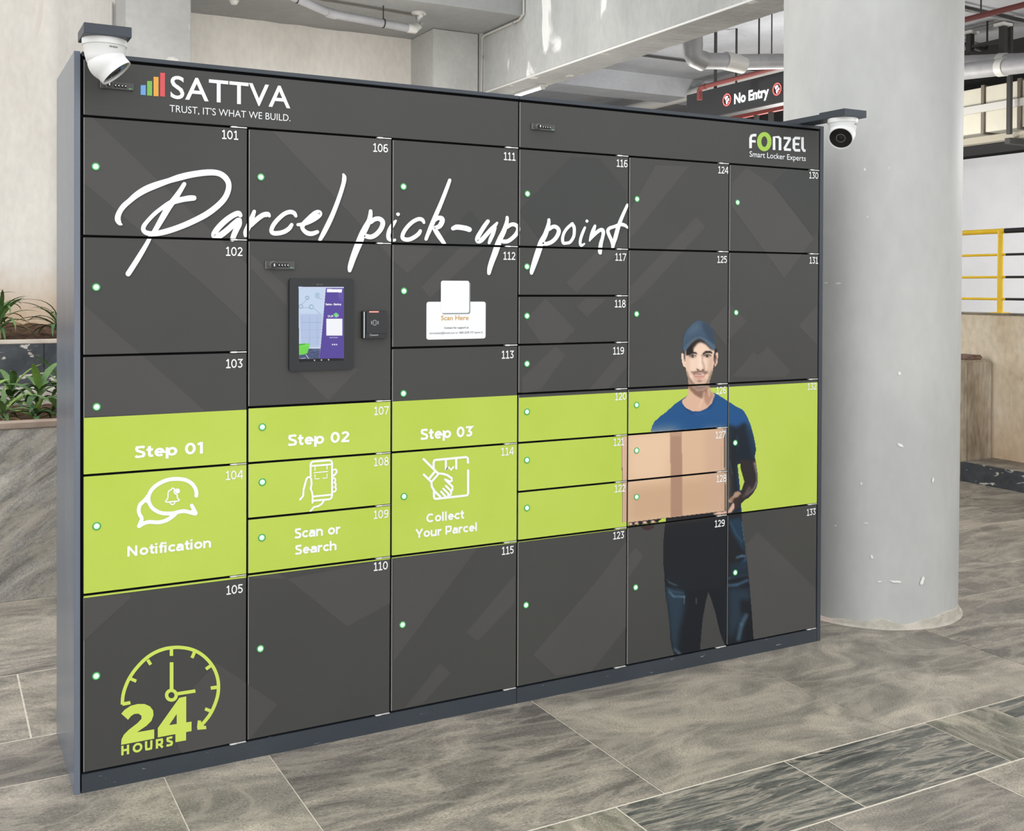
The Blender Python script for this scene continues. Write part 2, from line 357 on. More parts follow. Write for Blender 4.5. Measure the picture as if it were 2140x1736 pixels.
# ------------------------------------------------------------------ flat prints on the doors (each clipped to the door it is stuck on)
LAY = 0.0003
_cnt = [0]; GRP = [0]
PR = {}
def clip(poly, r):
    x0, x1, z0, z1 = r
    for ax, lim, sg in ((0, x0, 1), (0, x1, -1), (1, z0, 1), (1, z1, -1)):
        out = []; n = len(poly)
        for i in range(n):
            a = poly[i]; b = poly[(i+1) % n]; da = (a[ax]-lim)*sg; db = (b[ax]-lim)*sg
            if da >= 0: out.append(a)
            if (da >= 0) != (db >= 0):
                t = da/(da-db); out.append((a[0]+(b[0]-a[0])*t, a[1]+(b[1]-a[1])*t))
        poly = out
        if len(poly) < 3: return []
    return poly
def put(poly, m, layer, name, only=None):
    """convex polygon on the locker front plane (x, z)"""
    xs = [p[0] for p in poly]; zs = [p[1] for p in poly]; a, b, c_, d = min(xs), max(xs), min(zs), max(zs)
    for n, c, R, r0, r1 in DOORS:
        if only is not None and (n, c) not in only: continue
        if b < R[0] or a > R[1] or d < R[2] or c_ > R[3]: continue
        q = clip(poly, R)
        if q:
            _cnt[0] += 1
            PR.setdefault((n, c, name, GRP[0] if name in ('printed_pattern', 'printed_lettering') else 0), []).append((q, m, layer+(_cnt[0] % 90)*1.5e-6/LAY))
def poly_px(pts, m, layer, name, only=None):
    P = [fr(*p) for p in pts]
    if len(P) <= 4 and False: put(P, m, layer, name, only); return
    for t in tessellate_polygon([[Vector((x, z, 0)) for x, z in P]]):
        put([P[i] for i in t], m, layer, name, only)
def xf(ox, oz, s): return lambda pts: [(ox+p[0]/s, oz+p[1]/s)+tuple(q/s for q in p[2:]) for p in pts]
def smooth_pts(P, k=4):
    """catmull-rom through points with width"""
    if len(P) < 3: return P
    out = []; n = len(P)
    for i in range(n-1):
        p0 = P[max(0, i-1)]; p1 = P[i]; p2 = P[i+1]; p3 = P[min(n-1, i+2)]
        for j in range(k):
            t = j/k
            out.append(tuple(0.5*(2*b+(c_-a)*t+(2*a-5*b+4*c_-d)*t*t+(3*b-a-3*c_+d)*t**3) for a, b, c_, d in zip(p0, p1, p2, p3)))
    out.append(P[-1]); return out
def ribbon(P, m, layer, name, caps=True, shade=False, only=None, sm=True, dxy=(0, 0)):
    """P: (px, py, width px) pixel points on the front plane"""
    if sm: P = smooth_pts(P)
    if shade: ribbon(P, M_SHADOWP, layer-0.5, name, caps, False, only, False, (2.0, 1.6))
    n = len(P); Lf = []; Rt = []
    for i in range(n):
        a = P[max(0, i-1)]; b = P[min(n-1, i+1)]; dx = b[0]-a[0]; dy = b[1]-a[1]; l = math.hypot(dx, dy) or 1; nx, ny = -dy/l, dx/l
        w = P[i][2]/2; x = P[i][0]+dxy[0]; y = P[i][1]+dxy[1]
        Lf.append((x+nx*w, y+ny*w)); Rt.append((x-nx*w, y-ny*w))
    for i in range(n-1): put([fr(*Lf[i]), fr(*Lf[i+1]), fr(*Rt[i+1]), fr(*Rt[i])], m, layer, name, only)
    if caps:
        for i in (0, n-1) if caps is True else caps:
            x = P[i][0]+dxy[0]; y = P[i][1]+dxy[1]; w = P[i][2]/2
            put([fr(x+w*math.cos(t*PI/6), y+w*math.sin(t*PI/6)) for t in range(12)], m, layer, name, only)
def new_group(): GRP[0] += 1
def text_px(txt, left, right, top, m, layer=4, name='printed_lettering', weight=0.0, spacing=1.0, slant=0.0):
    """left/right: pixel of baseline start and end; top: pixel of the cap top over the start"""
    new_group(); x0, z0 = fr(*left); x1, z1 = fr(*right); zt = fr(*top)[1]; zb = (z0+z1)/2
    tris, a, b, _, _ = text_tris(txt, weight, spacing); ch = cap_h(weight)
    sx = (x1-x0)/(b-a); sz = (zt-z0)/(ch[1]-ch[0])
    for t in tris: put([(x0+(p[0]-a)*sx+slant*p[1]*sz, zb+(p[1]-ch[0])*sz) for p in t], m, layer, name)

def stext_px(txt, left, right, top, m, w, gap=0.0, layer=4, name='printed_lettering'):
    new_group(); x0, z0 = fr(*left); x1, z1 = fr(*right); zt = fr(*top)[1]; zb = (z0+z1)/2; q_, a, b = stext(txt, w, gap); sx = (x1-x0)/(b-a); sz = zt-z0
    for q in q_: put([(x0+(p[0]-a)*sx, zb+p[1]*sz) for p in q], m, layer, name)
# tone-on-tone chevrons of the film
for pts, mm in [
    ([(173, 250), (190, 242), (330, 377), (517, 552), (517, 680), (420, 590), (173, 380)], M_LIGHT),
    ([(563, 268), (818, 292), (818, 540), (739, 454)], M_LIGHT),
    ([(173, 635), (292, 738), (430, 860), (173, 870)], M_LIGHT),
    ([(905, 519), (822, 512), (822, 545), (851, 571)], M_LIGHT),
    ([(880.6, 600), (898, 623), (1010, 519), (961, 517)], M_LIGHT),
    ([(1183, 591), (1204.6, 611), (1295, 524), (1249, 523)], M_LIGHT),
    ([(1204.6, 640), (1226, 663), (1266.6, 624), (1226, 623)], M_LIGHT),
    ([(1097, 669), (1140, 623), (1202, 689), (1174, 718), (1131, 718)], M_LIGHT),
    ([(1091, 790), (1160, 724), (1182, 741), (1131, 813), (1091, 823)], M_LIGHT),
    ([(1229, 816), (1290, 744), (1310, 727), (1310, 767), (1272, 812)], M_LIGHT),
    ([(983, 439), (1040, 512), (1000, 518), (905, 518)], M_DARKP),
    ([(1194, 328), (1253, 330), (1308, 400), (1308, 480), (1250, 519), (1140, 519), (1084, 440)], M_DARKP),
    ([(1455, 453), (1474, 474), (1340, 620), (1316, 640), (1316, 600)], M_LIGHT),
    ([(1316, 440), (1370, 345), (1440, 347), (1316, 500)], M_LIGHT),
    ([(1616, 384), (1645, 356), (1712, 356), (1712, 480), (1700, 495)], M_DARKP),
    ([(1528, 384), (1560, 350), (1614, 387), (1700.8, 498), (1638.6, 581), (1528, 430)], M_LIGHT),
    ([(1522, 632), (1560.6, 670.6), (1527.5, 706.5), (1522, 703)], M_LIGHT),
    ([(1530, 787), (1573.6, 735), (1583.7, 742.6), (1604, 724), (1651, 773), (1642.7, 788)], M_LIGHT),
    ([(1668.7, 680.6), (1707, 637), (1707, 721)], M_LIGHT),
    ([(1481.4, 677.8), (1519, 634.6), (1519, 724)], M_LIGHT),
    ([(974.8, 1320.7), (997.7, 1340), (1076, 1258.5), (1076, 1199.6)], M_LIGHT),
    ([(919, 1386), (942, 1405.7), (883, 1470), (844, 1480)], M_LIGHT),
    ([(1113.8, 1368), (1250, 1210), (1309, 1130), (1309, 1310), (1236, 1402), (1161, 1412)], M_LIGHT),
    ([(822, 1165), (1000, 1142), (822, 1383)], M_LIGHT),
    ([(600.5, 1209), (816, 1168), (816, 1260), (725, 1309)], M_LIGHT),
    ([(525, 1160), (600, 1209), (525, 1208)], M_LIGHT),
    ([(173.7, 1247), (270, 1241), (273, 1249), (173.7, 1340)], M_LIGHT),
    ([(452, 1385), (580, 1471), (523, 1542), (382, 1580), (345, 1500)], M_LIGHT),
    ([(1313, 1161), (1328, 1144), (1345, 1161), (1313, 1208)], M_LIGHT),
    ([(1559, 1137), (1583, 1111), (1705, 1229), (1705, 1316), (1575, 1340)], M_LIGHT),
    ([(618, 770), (686, 837), (750, 770)], M_LIGHT),
    ([(524, 560), (524, 530), (600, 600), (600, 640)], M_LIGHT),
]:
    new_group(); poly_px(pts, mm, 1, 'printed_pattern')
# lime band
for n, c, R, r0, r1 in DOORS:
    if n <= 0: continue
    zt = ZT-5*UH-{0: 0.006, 1: 0.0, 2: 0.004, 3: 0.013, 4: 0.013, 5: 0.013}[c]; zb = ZT-8*UH-{0: 0.0085, 1: 0.007, 2: 0.0055, 3: 0.005, 4: 0.0, 5: 0.0}[c]
    a, b = max(zb, R[2]), min(zt, R[3])
    if b-a > 0.001: put([(R[0], a), (R[1], a), (R[1], b), (R[0], b)], M_GREEN, 2, 'printed_lime_band', {(n, c)})

# brand panel
T1 = xf(0, 0, 2.893)
for q, k in (([(850, 515), (881, 515), (881, 575), (850, 573)], (110, 170, 230)), ([(889, 490), (919, 490), (919, 579), (889, 577)], (125, 190, 80)),
             ([(928, 464), (958, 466), (958, 582), (928, 581)], (240, 170, 65)), ([(968, 440), (997, 441), (997, 585), (967, 582)], (222, 82, 88))):
    poly_px(T1(q), mat('logo_bar_%d_%d_%d' % k, rgb(*k), 0.45), 3, 'printed_logo')
text_px('SATTVA', (356, 203.5), (606.5, 228.5), (356, 156), M_WHITE, 4, weight=0.010, spacing=1.03)
text_px("TRUST, IT'S WHAT WE BUILD.", (354.3, 232.3), (606.6, 254.7), (354.3, 217.8), M_WHITE, 4, weight=-0.004)
T3 = xf(1400, 0, 2.892)
def strokes(T, lst, m, layer=4, name='printed_lettering', sm=True, caps=True):
    for w, pts in lst: ribbon(T([(x, y, w) for x, y in pts]), m, layer, name, caps, False, None, sm)
new_group(); strokes(T3, [(16, [(486, 895), (486, 835), (492, 820), (505, 817), (521, 817)]), (14, [(486, 853), (517, 855)]),
             (16, [(628, 906), (628, 828), (655, 829), (664, 836), (664, 908)]), (15, [(686, 834), (728, 836)]), (15, [(726, 836), (690, 900)]), (15, [(688, 903), (730, 905)]),
             (16, [(786, 836), (756, 834), (748, 842), (748, 895), (756, 908), (786, 909)]), (14, [(750, 870), (780, 872)]), (16, [(800, 829), (800, 896), (808, 910), (819, 911)])], M_WHITE, sm=False, caps=False)
strokes(T3, [(26, [(569+31*math.cos(t*PI/16), 856+45*math.sin(t*PI/16)) for t in range(33)])], mat('logo_green_ring', rgb(168, 208, 80), 0.45), 4, 'printed_logo', sm=False, caps=False)
text_px('Smart Locker Experts', (1566, 328.5), (1683.5, 335.4), (1566, 317.0), M_WHITE, 4, weight=0.004)

# door numbers
NUM = {101: (497.8, 292.5), 102: (506.5, 535), 103: (508, 768), 104: (507.5, 1000), 105: (507, 1238), 106: (810.5, 319), 107: (813, 865.5), 108: (812, 971.5), 109: (811.5, 1081), 110: (810, 1189),
       111: (1077, 336), 112: (1076.5, 543), 113: (1074, 748.5), 114: (1073, 950), 115: (1073, 1156), 116: (1311, 350), 117: (1308.5, 545), 118: (1307, 642), 119: (1303.5, 740), 120: (1308.5, 835),
       121: (1304, 930), 122: (1306.5, 1026.5), 123: (1304.5, 1124), 124: (1521.5, 363.5), 125: (1518.5, 549.5), 126: (1517, 822), 127: (1516, 914.5), 128: (1517.5, 1005.5), 129: (1514, 1099),
       130: (1709.5, 374), 131: (1709, 551), 132: (1705.5, 813.5), 133: (1704.5, 1075)}
for n, p in NUM.items():
    q_, a, b = stext(str(n), .15, .0, True); s_ = 0.0262; sx = 0.0525/2.35; x1, z0 = fr(*p)
    for q in q_: put([(x1+(u[0]-b)*sx, z0+u[1]*s_) for u in q], M_NUM, 5, 'door_number')

# brush lettering
TA = xf(230, 340, 6.943); TB = xf(500, 350, 7.892); TC_ = xf(700, 360, 7.892); TD = xf(930, 400, 9.135); TE = xf(1080, 410, 8.56)
def brush(T, pts, caps=True): ribbon(T(pts), M_WHITE, 4, 'printed_lettering', caps, True)
new_group()
brush(TA, [(165, 895, 30), (140, 880, 60), (112, 830, 84), (115, 770, 84), (145, 700, 78), (200, 625, 80), (280, 555, 78), (380, 470, 90), (520, 385, 100), (680, 320, 96), (850, 262, 80), (1000, 215, 95), (1180, 172, 92), (1400, 142, 90), (1560, 150, 84), (1660, 205, 84), (1715, 290, 80), (1715, 390, 80), (1665, 510, 84), (1560, 625, 86), (1400, 745, 88), (1200, 850, 86), (1000, 935, 84), (800, 1000, 84), (640, 1030, 76), (540, 1020, 70), (487, 985, 66), (487, 925, 66), (540, 850, 60), (640, 745, 60), (740, 665, 60), (860, 590, 76), (950, 555, 84), (1060, 530, 80), (1150, 515, 84), (1215, 512, 76)])
brush(TA, [(1075, 310, 62), (1020, 400, 70), (940, 520, 86), (850, 640, 96), (780, 760, 90), (700, 900, 80), (640, 1000, 70), (590, 1060, 60), (540, 1160, 62), (440, 1330, 74), (340, 1490, 78), (262, 1610, 78)])
new_group()
brush(TA, [(1890, 765, 60), (1860, 735, 80), (1780, 765, 80), (1680, 835, 84), (1580, 930, 84), (1510, 1030, 84), (1530, 1070, 90), (1600, 1050, 90), (1700, 975, 86), (1790, 895, 88), (1860, 840, 90)])
brush(TA, [(1880, 830, 60), (1870, 890, 84), (1830, 970, 84), (1795, 1050, 80), (1775, 1110, 70)])
new_group()
brush(TB, [(245, 725, 60), (200, 850, 86), (160, 950, 92), (110, 1060, 90), (100, 1120, 60)])
brush(TB, [(190, 960, 60), (240, 900, 80), (320, 830, 84), (400, 780, 84), (470, 775, 86), (495, 800, 50)])
brush(TB, [(932, 800, 52), (900, 750, 70), (830, 732, 72), (740, 765, 72), (640, 850, 74), (560, 950, 74), (528, 1040, 70), (560, 1080, 76), (640, 1083, 76), (740, 1058, 76), (820, 1005, 74), (862, 945, 62)])
brush(TB, [(965, 942, 52), (1040, 935, 66), (1150, 890, 84), (1260, 830, 84), (1325, 770, 84), (1310, 735, 70), (1250, 755, 84), (1140, 850, 84), (1045, 950, 78), (1050, 1020, 66), (1120, 1080, 76), (1200, 1090, 76), (1285, 1062, 62)])
brush(TB, [(1715, 115, 40), (1730, 165, 72), (1715, 270, 70), (1650, 480, 72), (1560, 720, 76), (1480, 900, 82), (1400, 1060, 80), (1330, 1190, 60)])
new_group()
brush(TC_, [(585, 640, 60), (582, 700, 72), (560, 800, 84), (510, 900, 100), (450, 1020, 110), (400, 1150, 118), (350, 1270, 112), (290, 1430, 100), (250, 1560, 86), (240, 1620, 60)])
brush(TC_, [(590, 820, 70), (650, 775, 76), (720, 765, 76), (775, 800, 80), (785, 860, 80), (745, 950, 80), (670, 1030, 80), (590, 1065, 78), (520, 1055, 80)])
brush(TC_, [(1000, 800, 40), (960, 850, 66), (905, 940, 74), (880, 1020, 72), (885, 1090, 70), (925, 1125, 44), (985, 1115, 46)])
brush(TC_, [(1030, 690, 50), (1040, 692, 60)])
brush(TC_, [(1465, 830, 46), (1440, 785, 64), (1380, 770, 66), (1290, 810, 66), (1200, 890, 66), (1130, 990, 66), (1110, 1070, 66), (1150, 1105, 70), (1230, 1105, 70), (1320, 1060, 70), (1380, 1010, 68), (1405, 965, 56)])
brush(TC_, [(1890, 130, 56), (1840, 270, 64), (1750, 500, 68), (1660, 710, 74), (1580, 900, 76), (1530, 1020, 64), (1500, 1100, 58)])
brush(TC_, [(1620, 800, 70), (1690, 755, 70), (1755, 760, 80), (1765, 810, 84), (1720, 890, 80), (1640, 920, 60), (1660, 965, 76), (1720, 1060, 80), (1800, 1175, 60)])
new_group()
brush(TD, [(150, 705, 80), (220, 680, 100), (320, 690, 100), (400, 705, 100), (462, 728, 96)])
brush(TD, [(815, 570, 76), (750, 660, 84), (680, 770, 84), (620, 880, 90), (625, 945, 92), (690, 930, 90), (790, 820, 84), (880, 720, 80), (960, 640, 66), (990, 600, 46)])
brush(TD, [(950, 690, 66), (915, 800, 76), (870, 900, 76), (840, 980, 60)])
brush(TD, [(1182, 495, 60), (1180, 560, 70), (1155, 660, 84), (1110, 780, 96), (1050, 900, 104), (1000, 1030, 116), (950, 1180, 116), (890, 1340, 106), (850, 1470, 94), (835, 1560, 70)])
brush(TD, [(1185, 680, 70), (1240, 640, 76), (1310, 628, 76), (1375, 665, 76), (1392, 730, 80), (1350, 820, 80), (1270, 900, 80), (1190, 950, 80), (1110, 955, 78)])
new_group()
brush(TE, [(570, 420, 54), (568, 480, 64), (540, 590, 80), (500, 700, 90), (440, 810, 100), (400, 930, 108), (350, 1080, 106), (300, 1230, 94), (265, 1340, 76), (260, 1375, 60)])
brush(TE, [(575, 590, 64), (630, 550, 70), (690, 545, 70), (740, 590, 72), (745, 650, 74), (700, 740, 74), (630, 810, 74), (550, 845, 72), (490, 850, 70)])
brush(TE, [(990, 490, 56), (900, 570, 56), (840, 660, 54), (815, 760, 56), (830, 835, 56), (880, 838, 56), (950, 820, 56), (1010, 730, 56), (1025, 640, 56), (1020, 550, 60), (985, 495, 60)])
brush(TE, [(1215, 560, 44), (1180, 640, 54), (1145, 740, 54), (1130, 830, 52), (1150, 880, 52), (1205, 850, 34)])
brush(TE, [(1250, 440, 50), (1252, 446, 56)])
brush(TE, [(1395, 530, 50), (1365, 610, 70), (1330, 700, 60), (1300, 795, 32)])
brush(TE, [(1310, 780, 30), (1380, 690, 60), (1460, 620, 66), (1520, 600, 70), (1545, 650, 64), (1530, 740, 60), (1500, 850, 70), (1485, 980, 74), (1490, 1015, 60)])
brush(TE, [(1975, 155, 50), (1910, 300, 60), (1850, 440, 66), (1800, 590, 74), (1760, 740, 76), (1725, 850, 66), (1712, 910, 60)])
brush(TE, [(1975, 560, 40), (1930, 520, 60), (1850, 505, 66), (1750, 540, 60), (1660, 570, 62), (1625, 620, 62), (1650, 700, 62), (1690, 790, 60), (1715, 880, 60)])

# steps
for t, l, r_, tp, wgt in (('Step 01', (280.9, 957.4), (423.8, 947), (280.9, 932.5), .03), ('Step 02', (601, 931), (729.7, 924), (601, 907.5), .03), ('Step 03', (877.9, 918.5), (990.3, 912), (877.9, 895.8), .03),
                       ('Notification', (265.9, 1162.5), (440.9, 1143.8), (265.9, 1141), .032), ('Scan or', (615, 1124.5), (711, 1115.5), (615, 1103.5), .032), ('Search', (616, 1158.5), (703, 1149.5), (616, 1138.5), .032),
                       ('Collect', (890.6, 1091.8), (969.5, 1083.4), (890.6, 1073), .032), ('Your Parcel', (867.7, 1124.8), (996.3, 1108.8), (867.7, 1106.3), .032)):
    stext_px(t, l, r_, tp, M_WHITE, .205)
# chat icon
TI = xf(270, 985, 13.356)
def oval(cx, cy, a, b, t0, t1, rot=0, n=26):
    out = []
    for i in range(n+1):
        t = math.radians(t0+(t1-t0)*i/n); x, y = a*math.cos(t), b*math.sin(t); out.append((cx+x*math.cos(rot)-y*math.sin(rot), cy+x*math.sin(rot)+y*math.cos(rot)))
    return out
IC = 'printed_icon'
strokes(TI, [(110, [(1870, 675), (1872, 580), (1840, 470), (1760, 350), (1640, 265), (1480, 215), (1280, 205), (1080, 230), (880, 310), (700, 430), (580, 580), (535, 740), (560, 880), (640, 1010), (760, 1100), (920, 1160), (1100, 1170), (1250, 1160), (1420, 1115), (1560, 1105), (1700, 1140), (1840, 1175)]),
             (110, [(1745, 950), (1800, 1050), (1855, 1160)]), (110, [(520, 700), (400, 830), (300, 930), (262, 1080), (290, 1200), (350, 1310), (310, 1430), (268, 1525)]),
             (110, [(268, 1525), (420, 1440), (560, 1405), (800, 1415), (980, 1380), (1130, 1305), (1280, 1190)]), (70, [(330, 1470), (400, 1440), (330, 1400)])], M_WHITE, 4, IC)
poly_px(TI([(1700, 1095), (1745, 1060), (1860, 1160), (1800, 1180)]), M_WHITE, 4, IC)
poly_px(TI([(480, 640), (590, 740), (520, 900), (460, 860), (400, 800)]), M_WHITE, 4, IC)
poly_px(TI([(1080, 1200), (1300, 1150), (1250, 1220), (1130, 1250)]), M_WHITE, 4, IC)
strokes(TI, [(36, [(1280, 500), (1235, 475), (1210, 455), (1180, 495), (1110, 540), (1082, 600), (1075, 740), (1015, 845), (1200, 838), (1400, 808), (1345, 740), (1335, 650), (1280, 620), (1248, 560), (1270, 510)]),
             (34, [(1135, 860), (1160, 905), (1205, 920), (1250, 895), (1280, 850)])], M_WHITE, 4, IC)
poly_px(TI(oval(1345, 542, 72, 72, 0, 345)), M_WHITE, 4, IC)
# phone icon
TP = xf(610, 945, 12.858)
strokes(TP, [(54, [(500, 640), (497, 340), (515, 275), (560, 247), (1000, 212), (1050, 225), (1075, 275), (1075, 1160), (1060, 1220), (1010, 1258), (560, 1300)]),
             (50, [(500, 365), (1060, 322)])], M_WHITE, 4, IC, sm=False)
strokes(TP, [(54, [(1160, 455), (1195, 480), (1200, 530), (1160, 585), (1095, 640)]), (40, [(1100, 470), (1160, 458)]),
             (50, [(1110, 690), (1155, 700), (1165, 750), (1150, 800)]), (50, [(1150, 810), (1178, 860), (1165, 920)]), (50, [(1165, 930), (1185, 990), (1160, 1045), (1100, 1062)]),
             (28, [(1100, 810), (1150, 812)]), (28, [(1100, 930), (1160, 930)]),
             (54, [(215, 1268), (300, 1165), (310, 1000), (350, 850), (385, 720), (430, 665), (480, 660), (515, 710), (525, 850), (500, 970), (540, 1080), (555, 1200), (548, 1350)]),
             (50, [(560, 1185), (1060, 1135)]), (50, [(860, 1290), (790, 1390), (700, 1445), (590, 1465), (490, 1585)]),
             (26, [(620, 380), (618, 485)]), (26, [(940, 345), (940, 455)]), (26, [(590, 548), (965, 512)]), (26, [(618, 600), (620, 715), (730, 705)]), (26, [(830, 695), (942, 685), (942, 580)])], M_WHITE, 4, IC, sm=False)
# parcel icon
TQ = xf(860, 940, 9.136)
strokes(TQ, [(44, [(418, 360), (418, 240), (430, 200), (460, 190), (1040, 135), (1070, 150), (1075, 240)]), (44, [(1077, 390), (1077, 830), (1060, 862), (1030, 868), (470, 932), (435, 925), (425, 890), (425, 760)]),
             (44, [(228, 175), (500, 445), (600, 455), (680, 480), (765, 540), (765, 590), (735, 605), (640, 565)]), (44, [(232, 470), (375, 610), (385, 700), (430, 780), (545, 890)]),
             (44, [(440, 415), (335, 545)]), (40, [(500, 470), (385, 600)]), (42, [(652, 190), (652, 390), (705, 325), (750, 380), (800, 320), (850, 370), (850, 170)]),
             (44, [(640, 565), (780, 700), (775, 760), (745, 790)]), (42, [(652, 685), (760, 790), (745, 850), (700, 870)]), (42, [(605, 740), (700, 835), (690, 880)]), (42, [(562, 795), (640, 880)])], M_WHITE, 4, IC, sm=False)
# 24 hours clock
TH = xf(240, 1340, 6.945)
strokes(TH, [(50, [(225, 885), (108, 908)])], M_LIME, 4, IC, sm=False, caps=False)
strokes(TH, [(50, [(108, 915), (115, 800), (145, 680), (205, 540), (300, 400), (430, 262), (560, 170), (700, 112), (830, 88), (960, 86), (1100, 110), (1230, 168), (1340, 258), (1430, 375), (1482, 500), (1502, 620), (1495, 760), (1455, 900), (1390, 1040), (1310, 1150), (1240, 1225)])], M_LIME, 4, IC, caps=False)
strokes(TH, [(50, [(820, 100), (820, 208)]), (48, [(1160, 140), (1118, 238)]), (48, [(1395, 345), (1320, 400)]), (50, [(1480, 662), (1390, 675)]), (48, [(1395, 1010), (1308, 975)]), (48, [(230, 540), (310, 575)]), (48, [(475, 265), (520, 335)]),
             (54, [(822, 300), (822, 700)]), (50, [(900, 758), (1168, 716)]), (50, [(1228, 1145), (1215, 1250)]), (50, [(1195, 1255), (1325, 1245)])], M_LIME, 4, IC, sm=False, caps=False)
strokes(TH, [(50, [(820+70*math.cos(t*PI/14), 778+70*math.sin(t*PI/14)) for t in range(29)])], M_LIME, 4, IC, sm=False, caps=False)
strokes(TH, [(20, [(1250, 1190), (1290, 1235)])], M_LIME, 4, IC)
new_group(); poly_px(TH([(92, 1045), (140, 990), (230, 930), (330, 905), (430, 905), (510, 940), (555, 1000), (560, 1070), (530, 1150), (460, 1220), (320, 1315), (570, 1272), (570, 1408), (90, 1498), (95, 1420), (130, 1350), (200, 1280), (330, 1180), (385, 1120), (385, 1075), (340, 1045), (280, 1050), (235, 1080), (190, 1135)]), M_LIME, 4, 'printed_lettering')
for q in ([(935, 815), (1035, 795), (1035, 1170), (900, 1195), (897, 1050), (785, 1215), (900, 1195), (1035, 1170), (1035, 1310), (622, 1390), (622, 1255)],):
    pass
new_group()
for q in ([(935, 815), (1035, 795), (1035, 900), (897, 1050), (785, 1215), (622, 1390), (622, 1255)], [(1035, 880), (1035, 1200), (897, 1200), (897, 1045)],
          [(785, 1212), (1112, 1160), (1112, 1298), (622, 1390), (700, 1280)], [(878, 1335), (1033, 1305), (1033, 1432), (878, 1460)]):
    poly_px(TH(q), M_LIME, 4, 'printed_lettering')
stext_px('HOURS', (253.2, 1578.5), (361.7, 1556.5), (253.2, 1558.5), M_LIME, .24, .16)

# white contact sticker on door 112 (the square code is left blank)
def rrect_px(x0, y0, x1, y1, r, m, layer, name, tilt=0.0):
    """rounded rect in the plane, corners given as pixels of opposite corners"""
    a, zt = fr(x0, y0); b, zb = fr(x1, y1); pts = []
    for cx, cz, t0 in ((b-r, zt-r, 0), (a+r, zt-r, 90), (a+r, zb+r, 180), (b-r, zb+r, 270)):
        for k in range(7): t = math.radians(t0+k*15); pts.append((cx+r*math.cos(t), cz+r*math.sin(t)))
    put(pts, m, layer, name)
rrect_px(891, 630.5, 1014.5, 707, 0.008, M_WHITE, 3, 'printed_sticker')
rrect_px(923.5, 589, 982.5, 656, 0.007, mat('print_grey_shade', rgb(140, 148, 150), 0.5), 4, 'printed_sticker')
rrect_px(921, 586.3, 980, 653.5, 0.007, M_WHITE, 5, 'printed_sticker')
text_px('Scan Here', (921.5, 669), (978.8, 668.5), (921.5, 659), mat('gold_print', rgb(212, 165, 80), 0.5), 5, weight=0.012)
M_TXT = mat('dark_print', rgb(60, 62, 66), 0.5)
text_px('Contact for support at', (928, 686.6), (979, 686.2), (928, 682.4), M_TXT, 5, weight=0.008)
text_px('servicedesk@fonzel.com or 1800 2678 737 option 6.', (897, 697.3), (1009, 696.6), (897, 693.2), M_TXT, 5, weight=-0.004)

